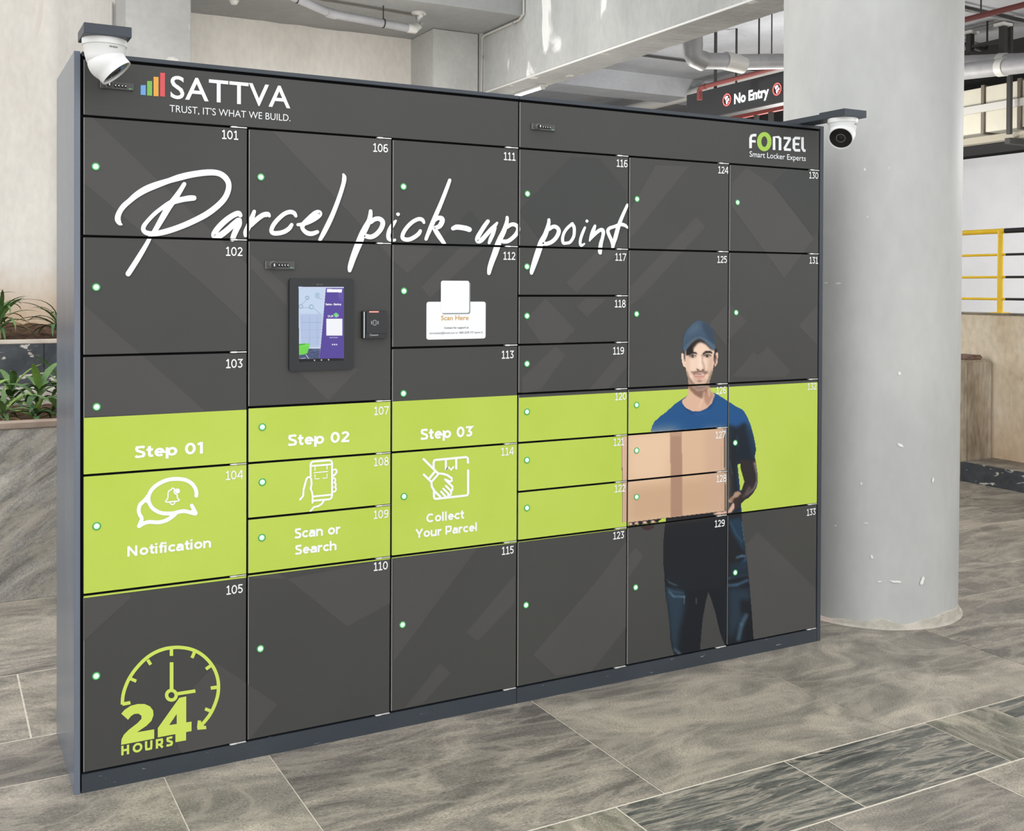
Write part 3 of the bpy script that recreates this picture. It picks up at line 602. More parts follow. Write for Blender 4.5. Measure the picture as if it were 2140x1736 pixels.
# ------------------------------------------------------------------ printed photo of the courier (painted per vertex, then clipped per door)
class Raster:
    def __init__(s, x0, y0, x1, y1, st):
        s.x0, s.y0, s.st = x0, y0, st; s.nx = int((x1-x0)/st)+1; s.ny = int((y1-y0)/st)+1
        s.X, s.Y = np.meshgrid(x0+np.arange(s.nx)*st, y0+np.arange(s.ny)*st)
        s.rgb = np.zeros((s.ny, s.nx, 3)); s.a = np.zeros((s.ny, s.nx), bool)
    def mask(s, pts, blur=0.0):
        P = np.array(pts); pad = blur*3+2*s.st
        i0 = max(0, int((P[:, 0].min()-pad-s.x0)/s.st)); i1 = min(s.nx, int((P[:, 0].max()+pad-s.x0)/s.st)+2)
        j0 = max(0, int((P[:, 1].min()-pad-s.y0)/s.st)); j1 = min(s.ny, int((P[:, 1].max()+pad-s.y0)/s.st)+2)
        if i1 <= i0 or j1 <= j0: return None
        X = s.X[j0:j1, i0:i1]; Y = s.Y[j0:j1, i0:i1]; m = np.zeros(X.shape, bool); n = len(P)
        for i in range(n):
            xa, ya = P[i]; xb, yb = P[(i+1) % n]
            if ya == yb: continue
            c = ((ya > Y) != (yb > Y)); m ^= c & (X < (xb-xa)*(Y-ya)/(yb-ya)+xa)
        f = m.astype(float)
        if blur > 0:
            k = int(max(1, round(blur/s.st)))
            ker = np.hanning(2*k+3)[1:-1]; ker /= ker.sum()
            f = np.apply_along_axis(lambda r: np.convolve(r, ker, 'same'), 0, f); f = np.apply_along_axis(lambda r: np.convolve(r, ker, 'same'), 1, f)
        return (slice(j0, j1), slice(i0, i1)), f
    def fill(s, pts, c, blur=0.0, op=1.0, solid=False):
        r = s.mask(pts, blur)
        if r is None: return
        sl, f = r; f = f*op
        s.rgb[sl] = s.rgb[sl]*(1-f[..., None])+np.array(c, float)*f[..., None]
        if solid: s.a[sl] |= f > 0.5*op
    def line(s, pts, w, c, blur=0.5, op=1.0):
        for a, b in zip(pts[:-1], pts[1:]):
            dx, dy = b[0]-a[0], b[1]-a[1]; l = math.hypot(dx, dy) or 1; nx, ny = -dy/l*w/2, dx/l*w/2; ex, ey = dx/l*w*.3, dy/l*w*.3
            s.fill([(a[0]+nx-ex, a[1]+ny-ey), (b[0]+nx+ex, b[1]+ny+ey), (b[0]-nx+ex, b[1]-ny+ey), (a[0]-nx-ex, a[1]-ny-ey)], c, blur, op)
    def ell(s, cx, cy, a, b, c, blur=0.5, op=1.0): s.fill([(cx+a*math.cos(t*PI/9), cy+b*math.sin(t*PI/9)) for t in range(18)], c, blur, op)
    def erase(s, pts):
        r = s.mask(pts)
        if r: s.a[r[0]] &= ~(r[1] > 0.5)
    def mesh(s, name, parent, rect, ylay, m, expo=1.0):
        fx = np.vectorize(lambda x, y: fr(x, y)[0]); fz = np.vectorize(lambda x, y: fr(x, y)[1])
        if not hasattr(s, 'PX'):
            # projective map sampled exactly with numpy
            dx = FWD.x+RGT.x*((s.X-PPX)/FOC)-UPV.x*((s.Y-PPY)/FOC); dy = FWD.y+RGT.y*((s.X-PPX)/FOC)-UPV.y*((s.Y-PPY)/FOC); dz = FWD.z+RGT.z*((s.X-PPX)/FOC)-UPV.z*((s.Y-PPY)/FOC)
            t = (0-CY)/dy; s.PX = CX+dx*t; s.PZ = CZ+dz*t
            c = np.clip(s.rgb, 0, 255)/255; s.LIN = np.where(c <= 0.04045, c/12.92, ((c+0.055)/1.055)**2.4)*expo
        x0, x1, z0, z1 = rect
        PX = np.clip(s.PX, x0, x1); PZ = np.clip(s.PZ, z0, z1)
        cx = (s.PX[:-1, :-1]+s.PX[1:, 1:])/2; cz = (s.PZ[:-1, :-1]+s.PZ[1:, 1:])/2
        ok = s.a[:-1, :-1] & s.a[1:, 1:] & s.a[1:, :-1] & s.a[:-1, 1:] & (cx > x0-0.0012) & (cx < x1+0.0012) & (cz > z0-0.0012) & (cz < z1+0.0012)
        jj, ii = np.nonzero(ok)
        if len(jj) == 0: return None
        idx = lambda j, i: j*s.nx+i
        q = np.stack([idx(jj, ii), idx(jj+1, ii), idx(jj+1, ii+1), idx(jj, ii+1)], 1)
        u, inv = np.unique(q, return_inverse=True); inv = inv.reshape(q.shape)
        co = np.stack([PX.ravel()[u], np.full(len(u), ylay), PZ.ravel()[u]], 1)
        me = bpy.data.meshes.new(name); me.vertices.add(len(u)); me.vertices.foreach_set('co', co.ravel())
        me.loops.add(q.size); me.loops.foreach_set('vertex_index', inv.ravel()); me.polygons.add(len(q)); me.polygons.foreach_set('loop_start', np.arange(0, q.size, 4))
        me.update(calc_edges=True)
        at = me.color_attributes.new('Col', 'FLOAT_COLOR', 'POINT'); cc = np.ones((len(u), 4)); cc[:, :3] = s.LIN.reshape(-1, 3)[u]; at.data.foreach_set('color', cc.ravel())
        me.materials.append(m); return link(name, me, parent)

R = Raster(1294, 664, 1588, 1372, 1.2)
A = xf(1280, 660, 3.616); F = xf(1380, 650, 6.432); L_ = xf(1280, 1080, 5.787); Hd = xf(1490, 960, 12.4)
# trousers
legs = L_([(612, 560), (625, 700), (630, 800), (640, 960), (665, 1100), (690, 1330), (700, 1500), (715, 1590), (752, 1680), (1062, 1620), (1068, 1500), (1090, 1250), (1125, 1050), (1158, 912), (1190, 990), (1245, 1170), (1295, 1390), (1360, 1570), (1710, 1500), (1695, 1300), (1690, 1200), (1670, 950), (1650, 720), (1630, 560), (1612, 440), (1200, 380), (700, 400)])
R.fill(legs, (27, 31, 37), 0, 1, True)
R.fill(L_([(650, 850), (860, 880), (870, 1100), (800, 1400), (780, 1640), (740, 1640), (700, 1450), (670, 1150), (640, 960)]), (46, 66, 82), 12, .8)
R.fill(L_([(1400, 860), (1660, 860), (1680, 1100), (1560, 1250), (1450, 1450), (1400, 1500)]), (44, 62, 77), 14, .8)
R.fill(L_([(1540, 990), (1680, 1010), (1690, 1500), (1590, 1500), (1620, 1250), (1540, 1150)]), (24, 27, 33), 8, .8)
R.line(L_([(1620, 1180), (1560, 1300), (1520, 1480)]), 8, (80, 110, 130), 5, .7)
R.line(L_([(640, 720), (690, 790), (760, 820), (840, 820)]), 3, (90, 115, 130), 2, .8)
R.line(L_([(630, 640), (660, 700), (710, 720)]), 3, (70, 95, 112), 2, .8)
R.line(L_([(680, 900), (740, 960), (870, 965)]), 4, (80, 108, 128), 3, .8)
R.line(L_([(650, 860), (740, 900), (860, 920)]), 3, (60, 85, 105), 3, .7)
for a, b, c in (((1400, 740), (1500, 710), (1630, 690)), ((1400, 660), (1520, 640), (1620, 600)), ((1400, 825), (1500, 820), (1640, 760)), ((1490, 580), (1560, 560), (1620, 500))):
    R.line(L_([a, b, c]), 5, (72, 108, 136), 4, .75)
R.line(L_([(1290, 690), (1400, 660)]), 3, (60, 80, 92), 3, .6)
R.line(L_([(1270, 770), (1400, 735)]), 3, (60, 80, 92), 3, .6)
R.line(L_([(750, 1600), (800, 1640), (830, 1670)]), 5, (100, 115, 125), 4, .6)
R.line(L_([(868, 950), (867, 1045)]), .8, (190, 195, 195), .3, .6); R.line(L_([(1015, 940), (1012, 1045)]), .8, (170, 175, 175), .3, .6)
# shirt
shirt = A([(287, 862), (298, 825), (315, 795), (355, 758), (400, 725), (470, 662), (525, 625), (560, 600), (740, 570), (790, 588), (865, 636), (930, 678), (990, 710), (1020, 760), (1045, 820), (1062, 880), (1078, 950), (1086, 1010), (1075, 1075), (1062, 1108), (1000, 1110), (950, 1122), (957, 1220), (966, 1310), (975, 1450), (975, 1500), (1000, 1700)])+L_([(1605, 440), (1612, 600), (1400, 700), (1150, 760), (900, 800), (700, 720), (612, 600), (612, 300), (635, 60)])+A([(400, 1500), (398, 1560), (400, 1500), (300, 1000)])
R.fill(shirt, (34, 84, 136), 0, 1, True)
R.fill(A([(390, 1495), (880, 1470), (1010, 1480), (1020, 1740), (880, 1900), (395, 1900)]), (32, 34, 39), 5, 1)
R.fill(L_([(560, 60), (1640, 0), (1640, 420), (1615, 480), (1420, 700), (1300, 860), (900, 880), (560, 700)]), (32, 34, 39), 3, 1)
R.fill(L_([(560, 560), (900, 760), (1000, 900), (620, 760), (560, 700)]), (30, 36, 44), 3, .6)
R.fill(L_([(1420, 560), (1660, 520), (1660, 700), (1420, 760)]), (34, 46, 58), 5, .9)
R.fill(A([(870, 820), (940, 840), (1000, 800), (1040, 870), (1095, 1050), (1060, 1115), (940, 1130), (975, 1480), (865, 1480), (862, 900)]), (28, 36, 46), 7, .97)
R.fill(A([(862, 900), (900, 930), (930, 1100), (940, 1480), (862, 1480)]), (30, 34, 40), 6, .9)
R.fill(A([(1000, 850), (1035, 820), (1060, 880), (1085, 1010), (1060, 1090), (1030, 960)]), (36, 62, 86), 5, .6)
R.line(A([(880, 1090), (905, 1200)]), 2.5, (70, 85, 98), 2, .6)
R.fill(L_([(1400, 30), (1555, 0), (1605, 440), (1530, 330), (1440, 180)]), (34, 62, 84), 6, .85)
R.line(L_([(1565, 60), (1595, 290)]), 2, (110, 140, 160), 1, .7); R.line(L_([(1420, 60), (1500, 220), (1570, 300)]), 3, (60, 88, 108), 3, .6)
R.line(L_([(1500, 490), (1560, 470), (1610, 470)]), 4, (80, 115, 140), 2, .8)
R.fill(A([(525, 630), (560, 700), (640, 735), (740, 700), (790, 620), (800, 592), (770, 640), (700, 715), (600, 745), (545, 700)]), (24, 58, 106), 3, .6)
R.line(A([(575, 715), (640, 745), (720, 735)]), 1.5, (60, 96, 146), 1, .6)
R.line(A([(940, 900), (950, 1010)]), 2, (60, 78, 92), 2, .5)
# forearm
arm = Hd([(1010, 10), (1100, -40), (1115, 60), (1165, 380), (1165, 600), (1130, 740), (1040, 880), (940, 990), (820, 1060), (740, 1140), (720, 1200), (600, 1300), (500, 1370), (400, 1395), (300, 1380), (300, 1340), (400, 1310), (430, 1250), (520, 1110), (480, 1130), (420, 1120), (395, 1060), (430, 1010), (520, 930), (560, 850), (640, 810), (700, 850), (760, 700), (795, 580), (705, 300), (700, 20)])
R.fill(arm, (48, 42, 43), 0, 1, True)
R.fill(Hd([(1040, 80), (1110, 40), (1160, 380), (1150, 600), (1110, 620), (1120, 400), (1070, 200)]), (150, 135, 130), 2, .8)
R.fill(Hd([(1130, 550), (1150, 620), (1080, 760), (980, 850), (850, 940), (860, 860), (900, 760), (880, 900), (1040, 740)]), (150, 135, 138), 2.5, .75)
R.fill(Hd([(900, 690), (960, 680), (1000, 800), (900, 900), (790, 1000), (740, 960), (820, 880)]), (100, 85, 84), 4, .7)
R.fill(Hd([(520, 930), (560, 850), (640, 815), (700, 850), (740, 920), (700, 900), (640, 980), (540, 1010), (480, 1120), (410, 1110), (395, 1060)]), (196, 160, 136), 1.5, .85)
R.fill(Hd([(430, 1030), (540, 980), (620, 1000), (530, 1050), (480, 1100)]), (120, 84, 66), 2, .6)
R.fill(Hd([(520, 1110), (560, 1160), (550, 1260), (470, 1370), (390, 1390), (300, 1375), (400, 1320), (440, 1240)]), (226, 184, 166), 1.5, .95)
R.fill(Hd([(560, 1000), (680, 960), (700, 1100), (640, 1240), (570, 1310), (570, 1150), (540, 1080)]), (56, 46, 44), 3, .8)
R.erase(Hd([(640, 110), (705, 240), (800, 570), (710, 715), (672, 420)]))
R.erase(Hd([(740, 1150), (800, 1100), (800, 1400), (750, 1345)]))
# parcel
R.fill(A([(66, 912), (115, 908), (118, 1555), (71, 1563)]), (214, 178, 152), 0, 1, True)
R.line(A([(68, 912), (72, 1560)]), 1.6, (70, 52, 44), .4, .9); R.line(A([(92, 912), (95, 1560)]), 1, (176, 140, 118), .5, .8)
R.fill(A([(115, 893), (855, 845), (860, 1470), (120, 1560)]), (220, 185, 152), 0, 1, True)
R.fill(A([(115, 893), (500, 860), (400, 1250), (118, 1250)]), (236, 203, 172), 30, .8)
R.fill(A([(118, 1300), (860, 1200), (860, 1470), (120, 1560)]), (198, 163, 132), 24, .7)
R.fill(A([(700, 850), (860, 845), (860, 1470), (700, 1490)]), (206, 170, 146), 16, .6)
R.fill(A([(435, 880), (522, 874), (528, 1506), (440, 1517)]), (176, 138, 116), .6, 1)
R.fill(A([(435, 885), (522, 880), (522, 905), (435, 910)]), (196, 158, 134), 4, .8)
R.line(A([(845, 850), (852, 1470)]), 2.0, (44, 38, 36), .5, .95); R.line(A([(856, 850), (860, 1468)]), 1.2, (200, 190, 185), .3, .7)
R.line(A([(820, 850), (826, 1470)]), 1.0, (184, 148, 124), .5, .8)
R.line(A([(118, 893), (560, 862), (855, 843)]), 1.5, (246, 222, 200), .6, .8)
# under the parcel
R.fill(A([(118, 1560), (400, 1525), (862, 1472), (862, 1500), (400, 1548), (345, 1560), (120, 1590)]), (34, 34, 38), 0, 1, True)
R.erase(A([(345, 1558), (375, 1532), (400, 1528), (402, 1550)]))
for x, y in ((135, 1572), (180, 1566), (243, 1560), (305, 1554)): R.ell(*A([(x, y)])[0], 4.6, 2.7, (232, 190, 168), .8)
R.fill(L_([(260, 120), (500, 90), (505, 130), (440, 160), (380, 155), (340, 120)]), (66, 50, 48), 1, 1, True)
R.fill(A([(760, 1492), (800, 1480), (862, 1475), (866, 1490), (800, 1503), (765, 1502)]), (228, 188, 168), .5, 1)
# neck, ears, face
R.fill(F([(365, 920), (370, 1120), (330, 1170), (288, 1200), (300, 1250), (345, 1300), (430, 1345), (530, 1345), (620, 1305), (690, 1235), (730, 1120), (690, 1080), (665, 1010), (662, 920), (520, 860)]), (222, 182, 156), 0, 1, True)
R.fill(F([(365, 940), (420, 1010), (500, 1075), (600, 1050), (665, 950), (668, 1010), (620, 1100), (560, 1180), (470, 1130), (400, 1060), (366, 1010)]), (130, 96, 80), 3, .85)
R.fill(F([(560, 1090), (640, 1020), (700, 1100), (720, 1130), (640, 1280), (600, 1230)]), (168, 126, 104), 5, .7)
R.line(F([(590, 1090), (560, 1200), (520, 1290)]), 3, (240, 208, 186), 3, .6)
R.line(F([(640, 1030), (660, 1140)]), 4, (226, 190, 168), 3, .7)
R.fill(F([(272, 575), (290, 555), (325, 580), (330, 760), (305, 745), (285, 690)]), (236, 208, 188), 0, 1, True)
R.fill(F([(725, 560), (745, 540), (778, 560), (772, 690), (745, 745), (722, 750)]), (226, 190, 168), 0, 1, True)
R.fill(F([(735, 600), (755, 590), (750, 680), (730, 720)]), (120, 84, 70), 1.5, .8)
R.fill(F([(315, 520), (325, 700), (345, 840), (375, 935), (430, 1012), (490, 1058), (560, 1068), (620, 1020), (670, 930), (703, 820), (725, 700), (735, 480), (600, 380), (420, 380)]), (242, 212, 190), 0, 1, True)
R.fill(F([(325, 560), (400, 600), (390, 760), (400, 860), (370, 900), (340, 800)]), (214, 178, 152), 6, .5)
R.fill(F([(640, 620), (722, 600), (715, 760), (680, 880), (630, 960), (630, 800)]), (204, 164, 140), 6, .6)
R.fill(F([(330, 790), (352, 800), (392, 890), (450, 960), (500, 1000), (580, 1000), (640, 910), (690, 790), (706, 800), (668, 935), (620, 1022), (560, 1070), (490, 1062), (430, 1014), (375, 938)]), (112, 90, 78), 3, .7)
R.fill(F([(430, 860), (500, 915), (560, 915), (610, 880), (615, 960), (560, 1000), (480, 990), (440, 930)]), (206, 170, 148), 4, .75)
R.fill(F([(490, 925), (560, 925), (545, 950), (505, 950)]), (130, 100, 84), 2, .7)
R.fill(F([(300, 500), (330, 520), (332, 690), (318, 640), (312, 560)]), (34, 30, 30), .8, .95, True)
R.fill(F([(725, 500), (765, 500), (762, 545), (742, 570), (728, 720), (716, 640)]), (34, 30, 30), 1, .95, True)
R.fill(F([(345, 590), (345, 520), (400, 430), (470, 375), (540, 365), (620, 400), (700, 490), (730, 505), (715, 530), (660, 500), (600, 440), (540, 415), (490, 440), (450, 490), (430, 545), (400, 580)]), (36, 30, 29), 4, .97)
R.fill(F([(345, 595), (350, 500), (420, 450), (440, 540), (390, 585)]), (30, 26, 26), 1.5, .95)
R.fill(F([(352, 590), (380, 560), (425, 540), (480, 552), (496, 578), (440, 572), (390, 588)]), (38, 30, 28), 1, .97)
R.fill(F([(562, 600), (570, 562), (610, 532), (670, 530), (700, 560), (690, 570), (630, 560), (590, 578)]), (38, 30, 28), 1, .97)
R.fill(F([(380, 600), (430, 582), (480, 598), (476, 622), (430, 632), (390, 622)]), (150, 116, 98), 2, .7)
R.fill(F([(580, 600), (630, 576), (680, 590), (676, 612), (630, 628), (590, 618)]), (150, 116, 98), 2, .7)
R.fill(F([(395, 608), (432, 590), (472, 606), (435, 624)]), (228, 220, 214), .5, .95)
R.fill(F([(588, 604), (628, 584), (668, 600), (630, 620)]), (228, 220, 214), .5, .95)
for x, y in ((432, 606), (628, 601)): R.ell(*F([(x, y)])[0], 2.7, 2.7, (34, 24, 22), .4); R.ell(*F([(x-5, y-6)])[0], .7, .7, (240, 240, 240), .2, .8)
R.line(F([(388, 604), (410, 590), (440, 586), (478, 602)]), 1.3, (30, 22, 20), .5, .95); R.line(F([(582, 600), (610, 584), (640, 580), (680, 598)]), 1.3, (30, 22, 20), .5, .95)
R.fill(F([(548, 580), (570, 600), (565, 660), (590, 730), (596, 780), (572, 790), (580, 740), (556, 680)]), (164, 120, 98), 1.8, .8)
R.fill(F([(515, 600), (545, 600), (545, 760), (515, 770)]), (250, 228, 210), 3, .8)
R.fill(F([(478, 765), (500, 775), (530, 795), (575, 790), (600, 770), (590, 800), (530, 812), (490, 795)]), (120, 82, 66), 1.5, .85)
R.ell(*F([(500, 783)])[0], 1.8, .9, (60, 38, 32), .5); R.ell(*F([(568, 788)])[0], 1.8, .9, (50, 32, 28), .5)
R.fill(F([(408, 812), (440, 812), (500, 798), (560, 806), (615, 800), (638, 822), (618, 842), (540, 824), (450, 842), (425, 836)]), (100, 78, 66), 1.6, .7)
R.fill(F([(425, 842), (470, 842), (525, 836), (580, 838), (618, 832), (600, 872), (560, 904), (510, 914), (465, 888)]), (196, 140, 126), .8, 1)
R.fill(F([(445, 852), (520, 852), (600, 842), (585, 862), (520, 868), (465, 866)]), (232, 204, 194), .8, .95)
R.fill(F([(470, 880), (520, 886), (580, 874), (550, 900), (510, 908)]), (224, 170, 158), 1, .8)
R.line(F([(432, 846), (520, 846), (612, 838)]), .8, (120, 70, 60), .4, .9)
R.line(F([(420, 800), (405, 840)]), 2, (180, 138, 116), 2, .6); R.line(F([(632, 790), (650, 840)]), 2, (170, 128, 106), 2, .6)
# cap
cap = F([(292, 500), (296, 420), (305, 340), (330, 275), (352, 240), (420, 170), (470, 128), (520, 121), (560, 124), (610, 145), (660, 180), (690, 215), (712, 260), (724, 320), (738, 400), (744, 470), (735, 515), (715, 522), (690, 510), (640, 450), (590, 402), (540, 374), (495, 374), (445, 395), (395, 450), (340, 532), (312, 548), (300, 525)])
R.fill(cap, (68, 88, 108), 0, 1, True)
R.fill(F([(560, 124), (610, 145), (660, 180), (712, 260), (738, 400), (744, 470), (700, 440), (640, 380), (600, 300), (560, 200)]), (52, 68, 86), 6, .8)
R.fill(F([(420, 190), (520, 150), (540, 240), (420, 300), (350, 320)]), (84, 106, 126), 8, .7)
R.fill(F([(300, 520), (340, 460), (400, 400), (460, 350), (540, 340), (610, 370), (680, 420), (742, 465), (720, 522), (690, 510), (640, 450), (590, 402), (540, 374), (495, 374), (445, 395), (395, 450), (340, 532)]), (86, 108, 128), 2, .7)
R.line(F([(300, 500), (360, 410), (450, 345), (540, 330), (620, 360), (700, 420), (740, 455)]), 1.0, (52, 72, 92), .8, .8)
R.line(F([(520, 124), (520, 330)]), .8, (62, 84, 106), .8, .5)
for n, c, Rc, r0, r1 in DOORS:
    if c < 3 or n < 0: continue
    o_ = R.mesh('printed_photo', door_obj[(n, c)], (Rc[0], Rc[1], Rc[2], Rc[3]), -LAY*3, M_PHOTO, 1.0)

# ------------------------------------------------------------------ flush the flat prints
for (n, c, name, gid), lst in PR.items():
    m = MB()
    for q, mm, ly in lst: m.add([(x, -LAY*ly, z) for x, z in q], [tuple(range(len(q)))[::-1]], mm)
    me = bpy.data.meshes.new(name); me.from_pydata(m.v, [], m.f)
    for k in m.mats: me.materials.append(k)
    me.polygons.foreach_set('material_index', m.m); me.update()
    link(name, me, door_obj[(n, c)])

# ------------------------------------------------------------------ status lights, hinges, locks
LED = {101: (200, 348), 102: (201, 600), 103: (202, 850), 104: (202, 1099), 105: (201, 1412), 106: (545, 370), 107: (548, 892), 108: (548, 1007), 109: (547, 1123), 110: (544, 1355), 111: (843, 390), 112: (844, 608), 113: (843, 822),
       114: (844, 1037), 115: (841, 1305), 116: (1102, 405), 117: (1101, 557), 118: (1101, 660), 119: (1101, 760), 120: (1101, 860), 121: (1101, 961), 122: (1101, 1061), 123: (1099, 1264), 124: (1331, 416), 125: (1330, 656),
       126: (1330, 846), 127: (1330, 941), 128: (1330, 1038), 129: (1328, 1227), 130: (1541, 423), 131: (1538, 653), 132: (1536, 925), 133: (1536, 1196)}
lm = MB()
Ty = Matrix.Rotation(PI/2, 4, 'X')
lm.lathe([(0.0112, 0.0), (0.0112, 0.0016), (0.0098, 0.0026), (0.0080, 0.0022), (0.0080, 0.0)], M_LEDRING, Ty, 28, caps=False)
lm.lathe([(0.0078, 0.0008), (0.0066, 0.0030), (0.0040, 0.0044), (0.0001, 0.0050)], M_LED, Ty, 24, caps=False)
led_me = lm.mesh('status_light')
hm = MB(); hm.box(-0.046, 0.002, -0.0022, 0.010, -0.0015, 0.0012, M_STEEL, 0.0005); hm.box(-0.044, -0.026, -0.0034, 0.001, -0.0022, 0.002, M_STEEL, 0.0008); hinge_me = hm.mesh('hinge')
last_row = {c: lst[-1][0] for c, lst in enumerate(COLS)}
for n, c, Rc, r0, r1 in DOORS:
    if n < 0: continue
    d = door_obj[(n, c)]
    if n in LED:
        x, z = fr(*LED[n]); link('status_light', led_me, d, (x, -0.0003, z)).location = Vector((x, -0.0003, z))-parent_world(d)
    for zz in [Rc[3]+GZ]+([Rc[2]-GZ] if n == last_row[c] else []):
        h = link('hinge', hinge_me, d); h.location = Vector((Rc[1]-0.002, 0, zz))-parent_world(d)
def combo_lock(px0, py0, px1, py1, key):
    """plate corners in pixels (upper left, lower right)"""
    x0, z1 = fr(px0, py0); x1, z0 = fr(px1, py1); w = x1-x0; zc = (z0+z1)/2; h = z1-z0
    m = MB(); m.box(x0, x1, -0.007, 0.0, z0, z1, M_LOCKP, 0.001)
    m.box(x0-0.0008, x0+0.0008, -0.0075, -0.001, z0+.001, z1-.001, M_LOCKK)
    kx = x0+w*0.24
    T = Matrix.Translation((kx, -0.006, zc)) @ Ty
    m.lathe([(h*0.50, 0), (h*0.50, 0.004), (h*0.40, 0.010), (h*0.40, 0.012)], M_LOCKK, T, 8, False)
    m.lathe([(h*0.34, 0.0), (h*0.34, 0.017), (h*0.30, 0.018)], M_BLACK, T, 24)
    m.box(kx-.0015, kx+.0015, -0.0246, -0.018, zc-.004, zc+.004, M_STEEL)
    for k in range(4):
        cx = x0+w*(0.44+0.10*k); T = Matrix.Translation((cx, -0.0062, zc)) @ Matrix.Rotation(PI/2, 4, 'Y')
        m.lathe([(h*0.20, -w*0.030), (h*0.24, -w*0.012), (h*0.24, w*0.012), (h*0.20, w*0.030)], M_BLACK, T, 18)
        m.box(cx-w*.014, cx+w*.014, -0.0068-h*0.22, -0.0062-h*0.2, zc-h*.08, zc+h*.08, M_STEEL)
    gx = x0+w*0.9; gz = z0+h*0.2
    m.prism([(gx-0.006, gz), (gx-0.002, gz+0.003), (gx-0.002, gz+0.001), (gx+0.005, gz+0.001), (gx+0.005, gz-0.001), (gx-0.002, gz-0.001), (gx-0.002, gz-0.003)], 'y', -0.0075, -0.0070, mat('lock_arrow_green', rgb(110, 170, 120), .4))
    m.build('combination_lock', door_obj[key])
combo_lock(209.5, 169, 279, 190.5, (-1, 0)); combo_lock(1110.5, 257.5, 1158.5, 275, (-2, 3)); combo_lock(554, 545, 615, 563, (0, 1))

# touch screen
kd = door_obj[(0, 1)]
a0, zt0 = fr(603, 582); a1, zb0 = fr(736.5, 771)
zb0 = (fr(603, 776)[1]+fr(736, 770)[1])/2; zt0 = (fr(603, 582)[1]+fr(735, 581.5)[1])/2
def rr_prism(m, x0, x1, z0, z1, r, y0, y1, mm, n=7):
    pts = []
    for cx, cz, t0 in ((x1-r, z1-r, 0), (x0+r, z1-r, 90), (x0+r, z0+r, 180), (x1-r, z0+r, 270)):
        for k in range(n): t = math.radians(t0+k*90/(n-1)); pts.append((cx+r*math.cos(t), cz+r*math.sin(t)))
    m.prism(pts, 'y', y0, y1, mm)
M_BEZ = mat('screen_bezel_black', rgb(34, 37, 41), 0.5)
m = MB(); rr_prism(m, a0, a1, zb0, zt0, 0.009, -0.010, 0.0, M_BEZ)
cx_, cz_ = fr(665, 594.5); m.box(cx_-.010, cx_+.010, -0.0106, -0.0098, cz_-.0025, cz_+.0025, M_LOCKP); m.lathe([(0.0018, 0), (0.0016, .0008)], M_BLACK, Matrix.Translation((cx_+.002, -0.0106, cz_)) @ Ty, 14)
m.build('screen_bezel', kd)
S = Raster(620, 596, 719, 760, 0.55); TS = xf(540, 540, 6.677)
scr = TS([(545, 392), (1180, 395), (1180, 1425), (552, 1445)])
S.fill(scr, (196, 212, 238), 0, 1, True)
S.fill(TS([(545, 392), (1180, 395), (1180, 412), (545, 410)]), (206, 212, 240), .6)
S.fill(TS([(548, 420), (925, 415), (850, 1250), (552, 1250)]), (198, 216, 240), 1)
S.fill(TS([(560, 780), (890, 780), (850, 1240), (590, 1240)]), (172, 188, 224), 6, .7)
S.line(TS([(925, 415), (852, 1248), (552, 1252)]), 1.6, (250, 252, 255), .5)
for x in (592, 700, 805): S.line(TS([(x, 785), (x, 1200)]), .8, (138, 156, 190), .4, .8)
for y in (785, 890, 995, 1100): S.line(TS([(592, y), (872, y)]), .7, (150, 166, 200), .4, .8)
def hexa(cx, cy, r, c): S.line(TS([(cx+r*math.cos(k*PI/3+PI/6), cy+r*math.sin(k*PI/3+PI/6)) for k in range(7)]), 1.0, c, .4, .9)
hexa(665, 548, 24, (90, 130, 150)); hexa(725, 674, 30, (90, 140, 140)); hexa(808, 515, 36, (130, 165, 180)); hexa(808, 515, 14, (130, 165, 180)); hexa(578, 668, 28, (120, 155, 170))
for q in ([(585, 640), (660, 575)], [(605, 684), (695, 690)], [(755, 690), (850, 775)], [(808, 552), (870, 566)]): S.line(TS(q), .7, (110, 140, 165), .4, .8)
S.fill(TS([(925, 412), (1180, 412), (1180, 1390), (832, 1395), (852, 1248)]), (84, 66, 156), .4)
S.fill(TS([(1090, 480), (1165, 480), (1165, 610), (1100, 540)]), (108, 92, 176), 4, .7)
S.fill(TS([(552, 1254), (850, 1252), (832, 1395), (552, 1400)]), (70, 82, 118), 1.2)
for k in range(24):
    x = 570+random.random()*250; y = 1262+random.random()*120; S.line(TS([(x, y), (x+20+random.random()*40, y-2)]), .8, random.choice([(40, 48, 84), (120, 136, 170), (96, 110, 150)]), .5, .8)
S.fill(TS([(552, 1190), (690, 1180), (706, 1196), (668, 1320), (620, 1338), (552, 1342)]), (112, 214, 76), .4)
S.fill(TS([(552, 1190), (640, 1184), (640, 1200), (552, 1215)]), (76, 176, 56), .6); S.line(TS([(552, 1222), (700, 1204)]), .8, (150, 240, 120), .5)
S.line(TS([(650, 1340), (690, 1398)]), 1.2, (235, 238, 245), .3); S.line(TS([(560, 1398), (640, 1385)]), 1.2, (225, 228, 240), .3)
S.fill(TS([(552, 1398), (1180, 1388), (1180, 1425), (552, 1445)]), (5, 5, 8), .3)
for x, y in ((768, 1416), (866, 1413), (965, 1410)): S.ell(*TS([(x, y)])[0], 1.5, 1.5, (235, 235, 240), .3)
S.fill(TS([(940, 424), (1152, 428), (1150, 474), (940, 470)]), (250, 252, 255), .4)
S.fill(TS([(932, 838), (1155, 838), (1155, 1072), (932, 1072)]), (246, 247, 252), .4)
S.fill(TS([(1030, 775), (1068, 752), (1102, 775), (1080, 812), (1064, 822), (1046, 808)]), (110, 214, 130), .6)
for x in (1020, 1048, 1076): S.ell(*TS([(x, 1198)])[0], 1.4, 1.6, (250, 250, 252), .4)
